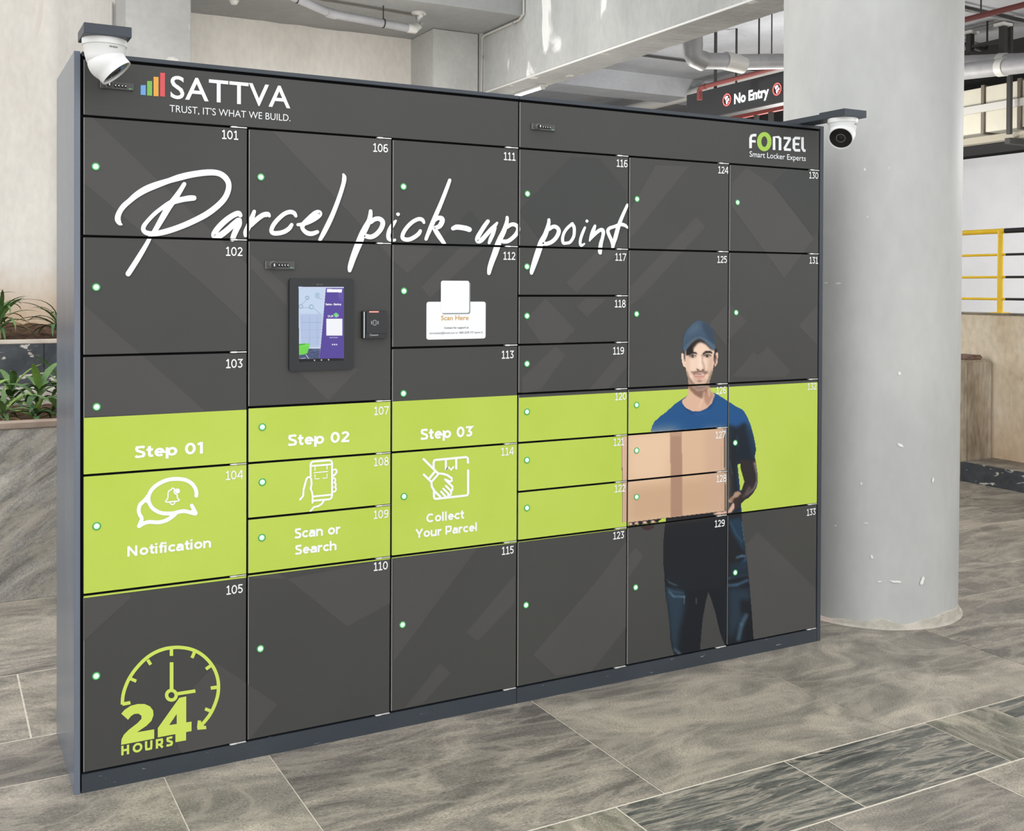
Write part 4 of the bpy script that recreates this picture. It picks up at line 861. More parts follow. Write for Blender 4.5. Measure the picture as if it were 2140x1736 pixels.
S.line(TS([(1180, 395), (1180, 1425)]), .7, (120, 120, 120), .3, .8)
o_ = S.mesh('screen_display', kd, (-9, 9, -9, 9), -0.0103, M_SCREEN, 0.95)
M_SCT = mat('screen_text_white', (0.02, 0.02, 0.02, 1), 0.3, emit=(1, 1, 1, 1), es=0.95)
m = MB()
def text_mb(m, txt, left, right, top, mm, y, weight=0.0, spacing=1.0):
    p0, p1, p2 = onY(*left, y), onY(*right, y), onY(*top, y)
    tris, a, b, _, _ = text_tris(txt, weight, spacing); ch = cap_h(weight); sx = (p1.x-p0.x)/(b-a); sz = (p2.z-p0.z)/(ch[1]-ch[0]); zb = (p0.z+p1.z)/2
    for t in tris: m.add([(p0.x+(p[0]-a)*sx, y, zb+(p[1]-ch[0])*sz) for p in t], [(0, 1, 2)], mm)
text_mb(m, 'Sattva - Banboy', TS([(938, 652)])[0], TS([(1158, 652)])[0], TS([(938, 624)])[0], M_SCT, -0.0108, 0.03)
text_mb(m, 'DUR', TS([(970, 818)])[0], TS([(1048, 820)])[0], TS([(970, 790)])[0], M_SCT, -0.0108, 0.01)
text_mb(m, 'LT', TS([(1085, 818)])[0], TS([(1124, 818)])[0], TS([(1085, 790)])[0], M_SCT, -0.0108, 0.01)
text_mb(m, 'Scan To Access', TS([(993, 1108)])[0], TS([(1105, 1108)])[0], TS([(993, 1097)])[0], M_SCT, -0.0108, 0.02)
m.build('screen_lettering', kd)
# card reader
x0, _ = fr(752, 680); x1, _ = fr(805.5, 680); zt_ = fr(780, 649.5)[1]; zb_ = fr(780, 706.5)[1]
m = MB(); rr_prism(m, x0+.004, x1, zb_, zt_, 0.003, -0.016, 0.0, M_BLACK)
rr_prism(m, x0+.014, x1-.0015, zb_+.016, zt_-.002, 0.0025, -0.0205, -0.015, mat('reader_face_black', rgb(20, 21, 24), 0.25))
rr_prism(m, x0+.012, x1-.0015, zb_+.001, zb_+.0145, 0.002, -0.0190, -0.015, M_BLACK)
m.box(x0+.006, x0+.0095, -0.0185, -0.014, zb_+.002, zt_-.002, mat('reader_silver_trim', rgb(185, 188, 190), 0.25, 0.7), 0.0008)
lx0 = onY(*TS([(1545, 745)])[0], -.02); lx1 = onY(*TS([(1678, 745)])[0], -.02)
m.box(lx0.x, lx1.x, -0.0212, -0.0196, lx0.z-.0018, lx0.z+.0018, mat('reader_red_light', rgb(250, 150, 140), 0.3, emit=(1, 0.22, 0.18, 1), es=0.8), 0.0005)
M_RS = mat('reader_symbol_white', rgb(220, 222, 225), 0.4)
def seg_y(m, pts, w, mm, y):
    for a, b in zip(pts[:-1], pts[1:]):
        A_, B_ = onY(*a, y), onY(*b, y); d = (B_-A_); d.normalize(); n_ = Vector((-d.z, 0, d.x))*w/2
        m.add([A_+n_, B_+n_, B_-n_, A_-n_], [(0, 1, 2, 3)], mm)
Yr = -0.0208
seg_y(m, TS([(1607, 862), (1642, 862), (1642, 928), (1607, 928), (1607, 862)]), .0009, M_RS, Yr)
for k, (dx, h) in enumerate(((10, 18), (20, 26))):
    seg_y(m, TS([(1602-dx, 895-h), (1594-dx, 895), (1602-dx, 895+h)]), .0008, M_RS, Yr); seg_y(m, TS([(1648+dx, 895-h), (1656+dx, 895), (1648+dx, 895+h)]), .0008, M_RS, Yr)
text_mb(m, 'esmart', TS([(1582, 1076)])[0], TS([(1672, 1076)])[0], TS([(1582, 1058)])[0], M_RS, -0.0194, .01)
seg_y(m, TS([(1565+12*math.cos(t), 1066+14*math.sin(t)) for t in [k*PI/4 for k in range(9)]]), .0006, M_RS, -0.0194)
m.build('card_reader', kd)

# ================================================================== the place
C_WALL = nmat('plaster_pale_wall', rgb(206, 201, 193), rgb(222, 218, 210), 1.6, rough=0.9, bump=0.35, bscale=25, fine=(30, 0.05), stretch=(1, 1, 0.45), spots=(rgb(204, 197, 189), 5, 0.71, (1, 1, 0.3)))
def stain(m, z0, z1, colr, strength):
    nt = m.node_tree; N = nt.nodes; L = nt.links; b = N['Principled BSDF']; src = b.inputs['Base Color'].links[0].from_socket
    g = N.new('ShaderNodeNewGeometry'); sp = N.new('ShaderNodeSeparateXYZ'); L.new(g.outputs['Position'], sp.inputs[0])
    nz = N.new('ShaderNodeTexNoise'); nz.inputs['Scale'].default_value = 3.0; nz.inputs['Detail'].default_value = 5; L.new(g.outputs['Position'], nz.inputs['Vector'])
    ad = N.new('ShaderNodeMath'); ad.operation = 'MULTIPLY_ADD'; L.new(nz.outputs['Fac'], ad.inputs[0]); ad.inputs[1].default_value = -0.35; L.new(sp.outputs['Z'], ad.inputs[2])
    mr = N.new('ShaderNodeMapRange'); mr.inputs['From Min'].default_value = z0-.17; mr.inputs['From Max'].default_value = z1-.17; mr.inputs['To Min'].default_value = strength; mr.inputs['To Max'].default_value = 0
    L.new(ad.outputs[0], mr.inputs['Value']); mx = N.new('ShaderNodeMix'); mx.data_type = 'RGBA'; L.new(mr.outputs[0], mx.inputs[0]); L.new(src, mx.inputs[6]); mx.inputs[7].default_value = colr; L.new(mx.outputs[2], b.inputs['Base Color'])
stain(C_WALL, 1.12, 1.55, rgb(196, 158, 112), .85)
C_PIL = nmat('plaster_grey_pillar', rgb(166, 166, 162), rgb(182, 182, 178), 1.8, rough=0.9, bump=0.3, bscale=30, fine=(30, 0.04), spots=(rgb(205, 203, 196), 4.5, 0.69, (1, 1, 0.6)))
C_BEAM = nmat('plaster_beam', rgb(156, 157, 155), rgb(182, 183, 180), 1.4, rough=0.85, bump=0.4, bscale=22, fine=(30, 0.05), stretch=(1, 1, 0.5), spots=(rgb(226, 226, 222), 3.6, 0.63, (1, 0.8, 0.45)))
C_CEIL = nmat('ceiling_grey_paint', rgb(134, 135, 133), rgb(150, 151, 149), 1.2, rough=0.9, bump=0.3, bscale=20, fine=(25, 0.04), spots=(rgb(176, 176, 172), 3.0, 0.72))
C_CEILR = nmat('ceiling_parking_paint', rgb(150, 152, 156), rgb(172, 174, 178), 0.8, rough=0.9, bump=0.3, bscale=14, fine=(20, 0.05))
C_COLM = nmat('column_grey_paint', rgb(182, 183, 181), rgb(199, 200, 197), 1.5, rough=0.55, bump=0.12, bscale=18, bdist=0.004, fine=(25, 0.025), stretch=(1, 1, 0.5), spots=(rgb(235, 236, 232), 9.0, 0.74, (1, 1, 0.8)), spec=0.4)
C_WHITE = nmat('far_wall_white', rgb(208, 211, 216), rgb(220, 222, 226), 1.0, rough=0.9, bump=0.1)
C_PARA = nmat('plaster_cream_stained', rgb(202, 180, 150), rgb(238, 228, 210), 1.3, rough=0.9, bump=0.5, bscale=18, fine=(25, 0.1), stretch=(1, 1, 0.6), c3=rgb(226, 212, 188), spots=(rgb(150, 132, 108), 3.2, 0.66))
stain(C_PARA, 0.1, 0.9, rgb(196, 156, 112), .45)
C_PIER = nmat('plaster_pier_worn', rgb(140, 124, 104), rgb(206, 196, 180), 5.0, rough=0.9, bump=0.6, bscale=30, fine=(40, 0.12), stretch=(1, 1, 0.25), c3=rgb(176, 162, 142))
def swirl(name, c1, c2, c3, sc_, st, rnd=0.1, rough=0.5, vs=1.6, vo=.33, dis=1.2):
    return nmat(name, c1, c2, sc_, rough=rough, detail=12, stretch=st, contrast=(0.36, 0.66), bump=0.3, bscale=70, bdist=0.003, fine=(150, 0.42), c3=c3, obj_rand=rnd, distort=dis, spec=0.3, veins=(rgb(186, 177, 162), vs, 1.3, 0.045, vo))
T_A = swirl('slate_tile_a', rgb(118, 114, 106), rgb(182, 173, 158), rgb(147, 141, 130), 2.4, (1, 1.9, 1))
T_B = swirl('slate_tile_b', rgb(110, 106, 100), rgb(174, 165, 152), rgb(139, 133, 124), 3.0, (0.8, 2.4, 1))
T_C = swirl('slate_tile_dark', rgb(70, 72, 70), rgb(164, 158, 146), rgb(108, 108, 102), 4.5, (0.6, 4.2, 1), vs=4, vo=.5)
T_D = swirl('slate_tile_greenish', rgb(88, 90, 80), rgb(182, 174, 156), rgb(130, 127, 114), 3.0, (2.6, 1.0, 1))
GROUT = nmat('grout_pale', rgb(205, 197, 182), rgb(224, 216, 202), 20, rough=0.95, bump=0.2)
STONE = swirl('stone_cladding_grey', rgb(132, 129, 123), rgb(202, 198, 188), rgb(168, 165, 158), 3.0, (.9, 1, 4.5), vs=1.8, vo=.5, dis=.7)
for nd in STONE.node_tree.nodes:
    if nd.type == 'MAPPING': nd.vector_type = 'TEXTURE'; nd.inputs['Scale'].default_value = (1.3, 1, .26); nd.inputs['Rotation'].default_value = (0, -0.62, 0)
MARB = nmat('dark_veined_marble', rgb(58, 62, 66), rgb(76, 80, 84), 3, rough=0.35, detail=8, bump=0.1, distort=1.5, spots=(rgb(190, 186, 176), 9.0, 0.60, (1, 1, 2.6)), fine=(30, 0.15))
SOIL = nmat('dark_soil', rgb(52, 34, 22), rgb(104, 74, 52), 14, rough=1.0, bump=1.0, bscale=60, bdist=0.02, fine=(60, 0.3))
PVC = nmat('pvc_pipe_grey', rgb(148, 148, 150), rgb(164, 164, 166), 6, rough=0.5, bump=0.03)
PVCW = mat('pvc_white', rgb(200, 199, 194), 0.45)
REDP = mat('red_oxide_pipe', rgb(112, 52, 48), 0.55)
IRON = mat('dark_iron', rgb(48, 47, 45), 0.6)
YEL = nmat('yellow_gloss_paint', rgb(240, 196, 26), rgb(250, 210, 44), 6, rough=0.35, bump=0.05)
BLK = mat('black_gloss_paint', rgb(28, 29, 31), 0.35)

# floor with slate tiles ------------------------------------------------
fl = MB(); fl.box(-9, 16, -9, 18, -0.12, -0.0012, GROUT); floor = fl.build('floor'); floor['kind'] = 'structure'
GAP = 0.0022
rows = [(-2.59, -1.69, [-1.1, -.2, .7, 1.6, 2.5, 3.4]), (-1.69, -1.077, [-.7, .2, 1.1, 1.715, 2.292, 3.19, 4.1]),
        (-1.077, -0.755, [-.55, .05, .65, 1.26, 1.859, 2.458, 2.758, 3.36, 3.96, 4.56]), (-0.755, 0.145, [-.69, .218, .522, 1.424, 2.32, 3.22, 4.12, 5.02, 5.92]),
        (0.145, 0.465, [-.8, -.3, .3, .9, 1.5, 2.1, 2.7, 3.3, 3.9, 4.5, 5.1, 5.7]), (0.465, 1.085, [-.095, .8, 1.7, 2.6, 3.5, 4.4, 5.3]),
        (1.085, 1.40, [-.6, .1, .7, 1.3, 1.9, 2.5, 3.1, 3.7, 4.3, 4.9, 5.5]), (1.40, 2.30, [-.75, .15, 1.05, 1.95, 2.85, 3.75, 4.65, 5.55])]
kk = 0
for y0, y1, xs in rows:
    xs = [-1.7]+[x for x in xs if x > -1.6]+[6.55]
    if y0 < -0.7: xs = [x for x in xs if x < 5.2]+[6.55]
    for i in range(len(xs)-1):
        x0, x1 = xs[i], xs[i+1]
        if x1-x0 < 0.04: continue
        if y1 > 1.95 and x1 < 2.7: yy = 2.065
        else: yy = y1
        kk += 1; m = MB()
        mm = T_C if abs(y0+1.077) < .01 and (i % 3 == 1 or abs(x0-1.859) < .01) else (T_D if abs(y0+1.077) < .01 else (T_A if y1-y0 > .5 and kk % 3 else T_B))
        dz = random.uniform(-0.0006, 0.0006)
        m.box(x0+.0018, x1-.0018, y0+.0032, yy-.0032, -0.02, dz, mm, 0.0010); m.build('tile', floor)
far = MB()
def region(xa, xb, ya, yb):
    x = xa
    while x < xb-0.01:
        y = ya
        while y < yb-0.01:
            far.box(x+GAP, min(x+0.9, xb)-GAP, y+GAP, min(y+0.9, yb)-GAP, -0.02, 0.0, T_B); y += 0.9
        x += 0.9
region(-9, 16, -9, -2.59); region(-9, -1.7, -2.59, 2.06); region(6.55, 16, -2.59, 2.30); region(2.7, 16, 2.30, 18)
o = far.build('paving', floor); o['kind'] = 'stuff'

def struct(mb, name): o = mb.build(name); o['kind'] = 'structure'; return o
# walls, pillars, beam, ceilings ----------------------------------------
YW = 4.16
m = MB(); m.box(-9, 3.10, YW, YW+0.2, 0, 6.0, C_WALL); struct(m, 'wall_back')
m = MB(); m.box(0.672, 1.069, 3.76, YW+0.01, 1.115, 6.0, C_PIL, 0.004); struct(m, 'pillar_1')
m = MB(); m.box(2.735, 3.088, 3.76, YW+0.01, 0.0, 3.22, C_PIL, 0.004); struct(m, 'pillar_2')
def wavy_edge_box(mb, x0, x1, y0, y1, z0, z1, mm, axis='y', n=40, amp=0.006):
    """slab whose lower long edges are slightly ragged"""
    L0, L1 = (y0, y1) if axis == 'y' else (x0, x1); vs = []; fs = []
    for i in range(n+1):
        t = L0+(L1-L0)*i/n; a = amp*mnoise.noise(Vector((t*7, 1.3, z0))); b = amp*mnoise.noise(Vector((t*9, 7.3, z0)))
        ring = ([(x0, t, z1), (x1, t, z1), (x1+b, t, z0+a), (x0+a*.4, t, z0-a*.5)] if axis == 'y' else [(t, y0, z1), (t, y1, z1), (t, y1+b, z0+a), (t, y0+a*.4, z0-a*.5)])
        vs += ring
    for i in range(n):
        for k in range(4): fs.append((i*4+k, i*4+(k+1) % 4, (i+1)*4+(k+1) % 4, (i+1)*4+k))
    fs.append((0, 1, 2, 3)); fs.append(tuple(n*4+k for k in range(4))); mb.add(vs, fs, mm)
m = MB(); wavy_edge_box(m, 3.135, 3.40, -2.2, 3.78, 2.80, 3.9, C_BEAM, 'y', 120, 0.005); m.box(3.10, 3.42, 3.74, YW+.2, 0, 3.9, C_PIL); struct(m, 'beam_1')
m = MB(); m.box(3.128, 3.1362, -2.2, 3.74, 2.795, 2.806, mat('beam_lit_arris', rgb(212, 212, 208), 0.8)); struct(m, 'beam_lit_edge')  # pale strip paints the lit lower edge of the beam
m = MB(); wavy_edge_box(m, 1.06, 3.14, 3.165, YW+.02, 3.222, 3.7, C_CEIL, 'x', 60, 0.006); struct(m, 'ceiling')
m = MB(); m.box(3.38, 11.2, -2.6, 18, 4.2, 4.4, C_CEILR); struct(m, 'ceiling_parking')  # visible ceiling, run forward out of view to darken column and floor
for i, (ya, yb, zb) in enumerate(((8.4, 8.9, 3.95), (13.5, 14.0, 3.95))):
    m = MB(); wavy_edge_box(m, 3.4, 11, ya, yb, zb, 4.21, C_CEILR, 'x', 60, 0.006); struct(m, 'beam_%d' % (i+2))
m = MB(); m.box(3.42, 3.6, YW, 17.8, 0, 4.2, C_CEILR); struct(m, 'wall_inner')
m = MB(); m.box(3.4, 16, 17.8, 18, 0, 4.2, C_WHITE); struct(m, 'wall_far')
XWR = 11.0
m = MB(); m.box(XWR, XWR+.2, -4, 17.8, 0, 3.02, C_WHITE); struct(m, 'wall_right')
m = MB(); m.box(XWR+.6, XWR+.8, 1.6, 17.8, 2.8, 4.2, mat('recess_shade', rgb(40, 40, 40), 0.9)); struct(m, 'wall_recess')  # near-black colour paints the shade inside the opening

# round column -----------------------------------------------------------
m = MB(); Tc = Matrix.Translation((3.31, 0.285, 0))
m.lathe([(0.3725, 0.0), (0.3745, 0.25), (0.3765, 1.2), (0.379, 2.0), (0.381, 2.81)], C_COLM, Tc, 96)
colm = struct(m, 'column')
m = MB()
prof = []
n_ = 96; vs = []; fs = []
for k in range(n_):
    a = 2*PI*k/n_; j = mnoise.noise(Vector((math.cos(a)*3, math.sin(a)*3, 0.4)))
    for r, z in ((0.3722, 0.034+0.03*j), (0.3765, 0.030+0.03*j), (0.379, 0.008), (0.392+0.004*j, 0.0012)):
        vs.append((3.31+r*math.cos(a), 0.285+r*math.sin(a), z))
for k in range(n_):
    for i in range(3): fs.append((k*4+i, ((k+1) % n_)*4+i, ((k+1) % n_)*4+i+1, k*4+i+1))
m.add(vs, fs, nmat('column_base_plaster', rgb(176, 172, 160), rgb(214, 196, 186), 8, rough=0.9, bump=0.6, bscale=60, c3=rgb(196, 190, 178)), True)
m.build('mortar_ring', colm)
# paint chips on the column
chip = mat('bare_plaster_chip', rgb(236, 236, 230), 0.8)
def on_col(px, py):
    d = rayd(px, py); ox, oy = CX-3.31, CY-0.285; a = d.x**2+d.y**2; b = 2*(ox*d.x+oy*d.y); c_ = ox*ox+oy*oy-0.3785**2; q = b*b-4*a*c_
    t = (-b-math.sqrt(max(q, 0)))/(2*a); return EYE+d*t
m = MB()
for px, py, w, h, s_ in ((1928, 1213, 5, 12, .3), (1872, 1215, 17, 3, .1), (1838, 1215, 6, 2, 0), (1882, 930, 9, 4, .5), (1880, 780, 4, 5, -.4), (1808, 353, 3, 5, .4), (1822, 1163, 3, 6, -.4), (1810, 1093, 6, 1.5, 0), (1746, 1098, 3, 2, 0), (1752, 592, 8, 2.2, 0), (1727, 591, 6, 1.5, 0), (1950, 1003, 3, 7, .1), (1813, 453, 2.5, 1.5, 0), (1858, 350, 1.5, 4, .3), (1864, 347, 1.5, 4, .3), (1800, 1010, 3, 4, -.3)):
    P_ = []
    for k in range(14):
        t = 2*PI*k/14; r = 0.75+0.3*mnoise.noise(Vector((px*.3+math.cos(t)*2, py*.3, math.sin(t)*2)))
        x = w*r*math.cos(t); y = h*r*math.sin(t); P_.append(on_col(px+x*math.cos(s_)-y*math.sin(s_), py+x*math.sin(s_)+y*math.cos(s_)))
    m.add([tuple(p) for p in P_], [tuple(range(14))], chip)
o = m.build('bare_patch', colm); o['kind'] = 'stuff'

# ceiling services on the left
def pipe(name, parts, label, cat, group=None):
    """parts: list of (partname, pts, r, mat)"""
    b = parts[0][1][0]; e = empty(name, b, label, cat, group)
    for pn, pts, r, mm in parts: mb = MB(); mb.tube(pts, r, mm, 20); mb.build(pn, e)
    return e
def lerp(a, b, t): return Vector(a)+(Vector(b)-Vector(a))*t
zp = 3.10
pA = onZ(560, -30, 3.17); pB = onZ(690, 28, 3.12); pC = onZ(866, 61, 3.10); pD = Vector((pC.x+0.035, pC.y+0.03, pC.z+0.03)); pE = Vector((pD.x+.01, pD.y, 3.235))
dirBC = (pC-pB).normalized()
pipe('drain_pipe', [('pipe', [pA+(pA-pB)*0.5, pA, lerp(pA, pB, .93)], 0.026, PVC), ('coupling', [lerp(pA, pB, .93), pB, pB+dirBC*0.04], 0.031, PVC), ('pipe', [pB+dirBC*.03, pC-dirBC*0.03], 0.027, PVC),
     ('elbow', [pC-dirBC*0.05, pC, pD, Vector((pE.x, pE.y, 3.20)), pE], 0.030, PVCW), ('flange', [Vector((pE.x, pE.y, 3.212)), Vector((pE.x, pE.y, 3.222))], 0.05, PVCW),
     ('bracket', [lerp(pB, pC, .62)-dirBC*.004, lerp(pB, pC, .62)+dirBC*.004], 0.031, IRON), ('bracket', [lerp(pB, pC, .62)+Vector((0, 0, .02)), Vector((lerp(pB, pC, .62).x, lerp(pB, pC, .62).y, 3.225))], 0.004, IRON),
     ('bracket', [lerp(pA, pB, .45)-dirBC*.004, lerp(pA, pB, .45)+dirBC*.004], 0.030, IRON)], 'grey drain pipe with a white elbow under the ceiling above the locker', 'pipe')
q = onZ(489, 4, 3.18); pipe('pipe_stub', [('pipe', [Vector((q.x, q.y, 3.235)), Vector((q.x, q.y, 3.185))], 0.030, PVCW), ('cap', [Vector((q.x, q.y, 3.185)), Vector((q.x, q.y, 3.165))], [0.030, 0.018], PVCW)], 'short white pipe stub poking down from the ceiling at the top edge', 'pipe')
c0 = onY(997, 210, 3.735)
cm = [Vector((3.105, 3.735, 2.55)), Vector((3.105, 3.735, 3.185)), Vector((3.105, 3.70, 3.20)), Vector((3.118, 3.20, 3.205)), Vector((3.118, 3.145, 3.23)), Vector((3.118, 3.14, 3.62))]
pipe('conduit', [('conduit_run', cm, 0.0085, mat('conduit_grey', rgb(178, 176, 168), 0.6)), ('saddle', [Vector((3.105, 3.735, 3.04)), Vector((3.105, 3.735, 3.055))], 0.013, PVC), ('saddle', [Vector((3.117, 3.28, 3.197)), Vector((3.117, 3.27, 3.197))], 0.012, PVC)],
     'thin grey conduit bending along the ceiling corner beside the beam', 'conduit')
c1 = onY(233, 30, 4.145)
pipe('conduit', [('conduit_run', [Vector((c1.x, 4.148, 1.1)), Vector((c1.x, 4.148, 3.22))], 0.010, PVCW)], 'thin pale conduit running down the pale wall left of the first pillar', 'conduit')
# tube light on the beam soffit
t0, t1 = Vector((3.36, 3.85, 2.792)), Vector((3.36, 3.30, 2.792))
e = empty('tube_light', t0, 'lit white tube lamp fixed under the edge of the concrete beam', 'lamp')
m = MB(); m.box(3.335, 3.385, 3.27, 3.88, 2.790, 2.806, PVCW, .002); m.build('housing', e)
m = MB(); m.tube([t0, t1], 0.014, mat('tube_glow', (1, 1, 1, 1), 0.3, emit=(0.95, 0.98, 1, 1), es=16.0), 14); m.build('tube', e)
for t_ in (t0, t1): m = MB(); m.box(t_.x-.016, t_.x+.016, t_.y-.008, t_.y+.008, 2.775, 2.80, PVCW, .002); m.build('end_cap', e)

# parking level beyond the beam: sign, pipes, duct ------------------------
XS = 6.9
sA, sB = onX(1434.6, 199, XS), onX(1434.6, 243, XS); sz1 = sA.z; sz0 = onX(1560, 226, XS).z-0.008; sy0 = sA.y; sy1 = 4.0
sg = empty('overhead_sign', (XS, (sy0+sy1)/2, sz0), 'black hanging sign reading No Entry in glowing white between red rings', 'sign')
m = MB(); m.box(XS, XS+.12, sy1, sy0, sz0, sz1, mat('sign_black', rgb(34, 35, 37), 0.6), .004); m.box(XS-.006, XS+.126, sy1, sy0, sz0-.012, sz0+.004, IRON); m.build('sign_box', sg)
m = MB(); GLOW = mat('sign_letter_glow', (1, 1, 1, 1), 0.3, emit=(0.9, 0.97, 1, 1), es=1.6)
TN = xf(1500, 140, 14.267)
def text_x(mb, txt, l, r_, top, mm, X, weight):
    p0, p1, p2 = onX(*l, X), onX(*r_, X), onX(*top, X); tris, a, b, _, _ = text_tris(txt, weight); ch = cap_h(weight)
    sy = (p1.y-p0.y)/(b-a); sz = (p2.z-p0.z)/(ch[1]-ch[0]); zb = (p0.z+p1.z)/2
    for t in tris: mb.add([(X, p0.y+(p[0]-a)*sy, zb+(p[1]-ch[0])*sz) for p in t], [(0, 1, 2)], mm)
text_x(m, 'No Entry', TN([(488, 1078)])[0], TN([(1520, 905)])[0], TN([(492, 775)])[0], GLOW, XS-.008, .03); m.build('sign_letters', sg)
RING = mat('sign_red_ring', rgb(250, 90, 88), 0.4, emit=(1, 0.16, 0.16, 1), es=0.9)
for cx_, cy_ in ((270, 978), (1765, 660)):
    c_ = onX(*TN([(cx_, cy_)])[0], XS-.008); m = MB(); R0 = abs(onX(*TN([(cx_, cy_-190)])[0], XS-.008).z-c_.z)
    vs = [(XS-.008, c_.y+R0*k_*math.cos(t*PI/20)*1.0, c_.z+R0*k_*math.sin(t*PI/20)) for k_ in (1.0, .80) for t in range(40)]
    m.add(vs, [(t, (t+1) % 40, 40+(t+1) % 40, 40+t) for t in range(40)], RING)
    u = R0; P2 = lambda a, b: (XS-.0078, c_.y-a*u, c_.z+b*u)
    m.add([P2(.62, -.62), P2(.50, -.70), P2(-.62, .62), P2(-.50, .70)][::1], [(0, 1, 2, 3)], RING)
    m.add([P2(-.30, -.02), P2(-.52, .40), P2(-.15, .62), P2(.12, .62), P2(.30, .42)], [(0, 1, 2, 3, 4)], GLOW)
    m.add([P2(.30, .22), P2(.56, .12), P2(.52, -.2), P2(.30, -.22), P2(.18, 0)], [(0, 1, 2, 3, 4)], GLOW)
    m.add([P2(.16, -.06), P2(.12, -.66), P2(-.14, -.66), P2(-.22, -.12)], [(0, 1, 2, 3)], GLOW)
    m.build('sign_symbol', sg)
for yy in (sy0-.42, sy0-1.9):
    pr = [Vector((XS+.06, yy, sz1)), Vector((XS+.06, yy, 4.21))]; m = MB(); m.tube(pr, 0.018, IRON, 10); m.build('hanger_rod', sg)
# red oxide sprinkler pipe along the level
r0_, r1_ = onX(1458, 183, 6.6), onX(2139, 20, 6.6)
m0 = Vector((6.6, 5.6, 3.47))
pipe('sprinkler_pipe', [('pipe', [Vector((6.6, 5.62, 3.465)), Vector((6.6, 1.6, 3.465))], 0.022, REDP), ('elbow', [Vector((6.6, 5.58, 3.465)), Vector((6.6, 5.66, 3.462)), Vector((6.6, 5.68, 3.44)), Vector((6.6, 5.68, 3.34))], 0.028, REDP),
     ('hanger', [Vector((6.6, 4.6, 3.465)), Vector((6.6, 4.6, 4.21))], 0.006, IRON), ('hanger', [Vector((6.6, 2.3, 3.465)), Vector((6.6, 2.3, 4.21))], 0.006, IRON)], 'dark red sprinkler pipe running just above the No Entry sign', 'pipe')
# big drain with elbow
Yd = 4.3
eA, eB = onY(1448, 85, Yd), onY(1448, 118, Yd); eC = onY(1520, 128, Yd); eD = onY(1535, 130, Yd); eE = onY(1640, 128, Yd)
dx = Vector((.10, 0, -.012))
pipe('drain_pipe', [('pipe', [Vector((eA.x, Yd, 4.21)), Vector((eA.x, Yd, eB.z+.06))], 0.085, mat('galvanised_pipe', rgb(150, 150, 150), .5, .3)), ('elbow', [Vector((eA.x, Yd, eB.z+.12)), Vector((eA.x, Yd, eB.z+.03)), Vector((eA.x+.03, Yd, eB.z-.01)), Vector((eA.x+.12, Yd, eB.z-.03))], 0.088, mat('galvanised_pipe', rgb(150, 150, 150))),
     ('pipe', [Vector((eA.x+.1, Yd, eB.z-.028)), Vector((eC.x, Yd, eC.z))], 0.072, PVC), ('coupling', [eC-dx*.3, eD+dx], 0.080, PVCW), ('pipe', [eD, eE, eE+Vector((0.1, 0, 0))], 0.070, PVC),
     ('hanger', [onY(1586, 118, Yd), Vector((onY(1586, 118, Yd).x, Yd, 4.21))], 0.008, IRON), ('hanger', [onY(1459, 118, Yd)+Vector((0, -.03, 0)), Vector((onY(1459, 118, Yd).x, Yd-.03, 4.21))], 0.012, IRON)],
     'thick grey drain pipe with an elbow hanging above the No Entry sign', 'pipe')
k1, k2 = onZ(1315, 112, 4.17), onZ(1640, 154, 4.17)
pipe('conduit', [('conduit_run', [k1, k2, k2+(k2-k1)*1.5], 0.014, IRON)], 'thin dark conduit crossing the parking ceiling behind the drain elbow', 'conduit')
kx = 8.6; g0 = onX(1300, 232, kx); g1 = onX(1434, 200, kx)
pipe('ventilation_pipe', [('pipe', [Vector((kx, 11.5, g1.z)), Vector((kx, 6.2, g1.z))], 0.075, PVCW)], 'pale round pipe running low towards the left end of the sign', 'pipe')
# structure under the sign
uz = onX(1560, 240, 7.2).z
e = empty('cable_ladder', (7.2, 4.5, uz), 'dark ladder tray with a red lip seen just under the sign', 'cable tray')
m = MB(); m.box(7.2, 7.25, 4.3, 6.2, uz-.02, uz+.05, REDP); m.build('rail', e)
m = MB(); m.box(7.2, 7.25, 4.3, 6.6, uz-.22, uz-.17, IRON); m.build('rail', e)
for k in range(9): m = MB(); yy = 4.4+k*.22; m.box(7.205, 7.245, yy, yy+.04, uz-.18, uz, IRON); m.build('rung', e)
for yy in (4.5, 5.9): m = MB(); m.tube([Vector((7.27, yy, uz-.1)), Vector((7.27, yy, 4.21))], .012, IRON, 8); m.build('hanger_rod', e)

# right hand duct on its frame
XD = 9.6
def pz(px, py, X): return onX(px, py, X).z
dz1, dz0 = pz(2014, 190, XD), pz(2012, 283, XD)
CREAM = nmat('duct_cream_panel', rgb(196, 192, 176), rgb(210, 206, 190), 2, rough=0.6, bump=0.05)
e = empty('air_duct', (XD, 5, dz0), 'large cream panelled air duct hung high behind the column', 'duct')
y_ = 1.5; j = 0
seams = [onX(2056, 230, XD).y, onX(2132, 230, XD).y]
step = abs(seams[0]-seams[1]); ys = [seams[1]+k*step for k in range(-2, 7)]
for k in range(len(ys)-1):
    m = MB(); m.box(XD, XD+.7, ys[k]+.02, ys[k+1]-.02, dz0, dz1, CREAM, .004); m.build('duct_panel', e)
for yy in ys: m = MB(); m.box(XD-.025, XD+.71, yy-.018, yy+.018, dz0-.02, dz1+.02, mat('duct_flange_brown', rgb(112, 104, 92), .6)); m.build('flange', e)
mz = pz(2100, 220, XD)
m = MB(); m.box(XD-.05, XD-.02, ys[0], ys[-1], mz-.04, mz+.04, mat('duct_strap_pale', rgb(200, 198, 192), .5, .3)); m.build('strap', e)
m = MB(); m.box(XD-.06, XD+.05, ys[0], ys[-1], dz0-.12, dz0-.05, mat('duct_rail_beige', rgb(160, 154, 138), .6)); m.build('support_rail', e)
yp = onX(2109, 150, XD-.15).y
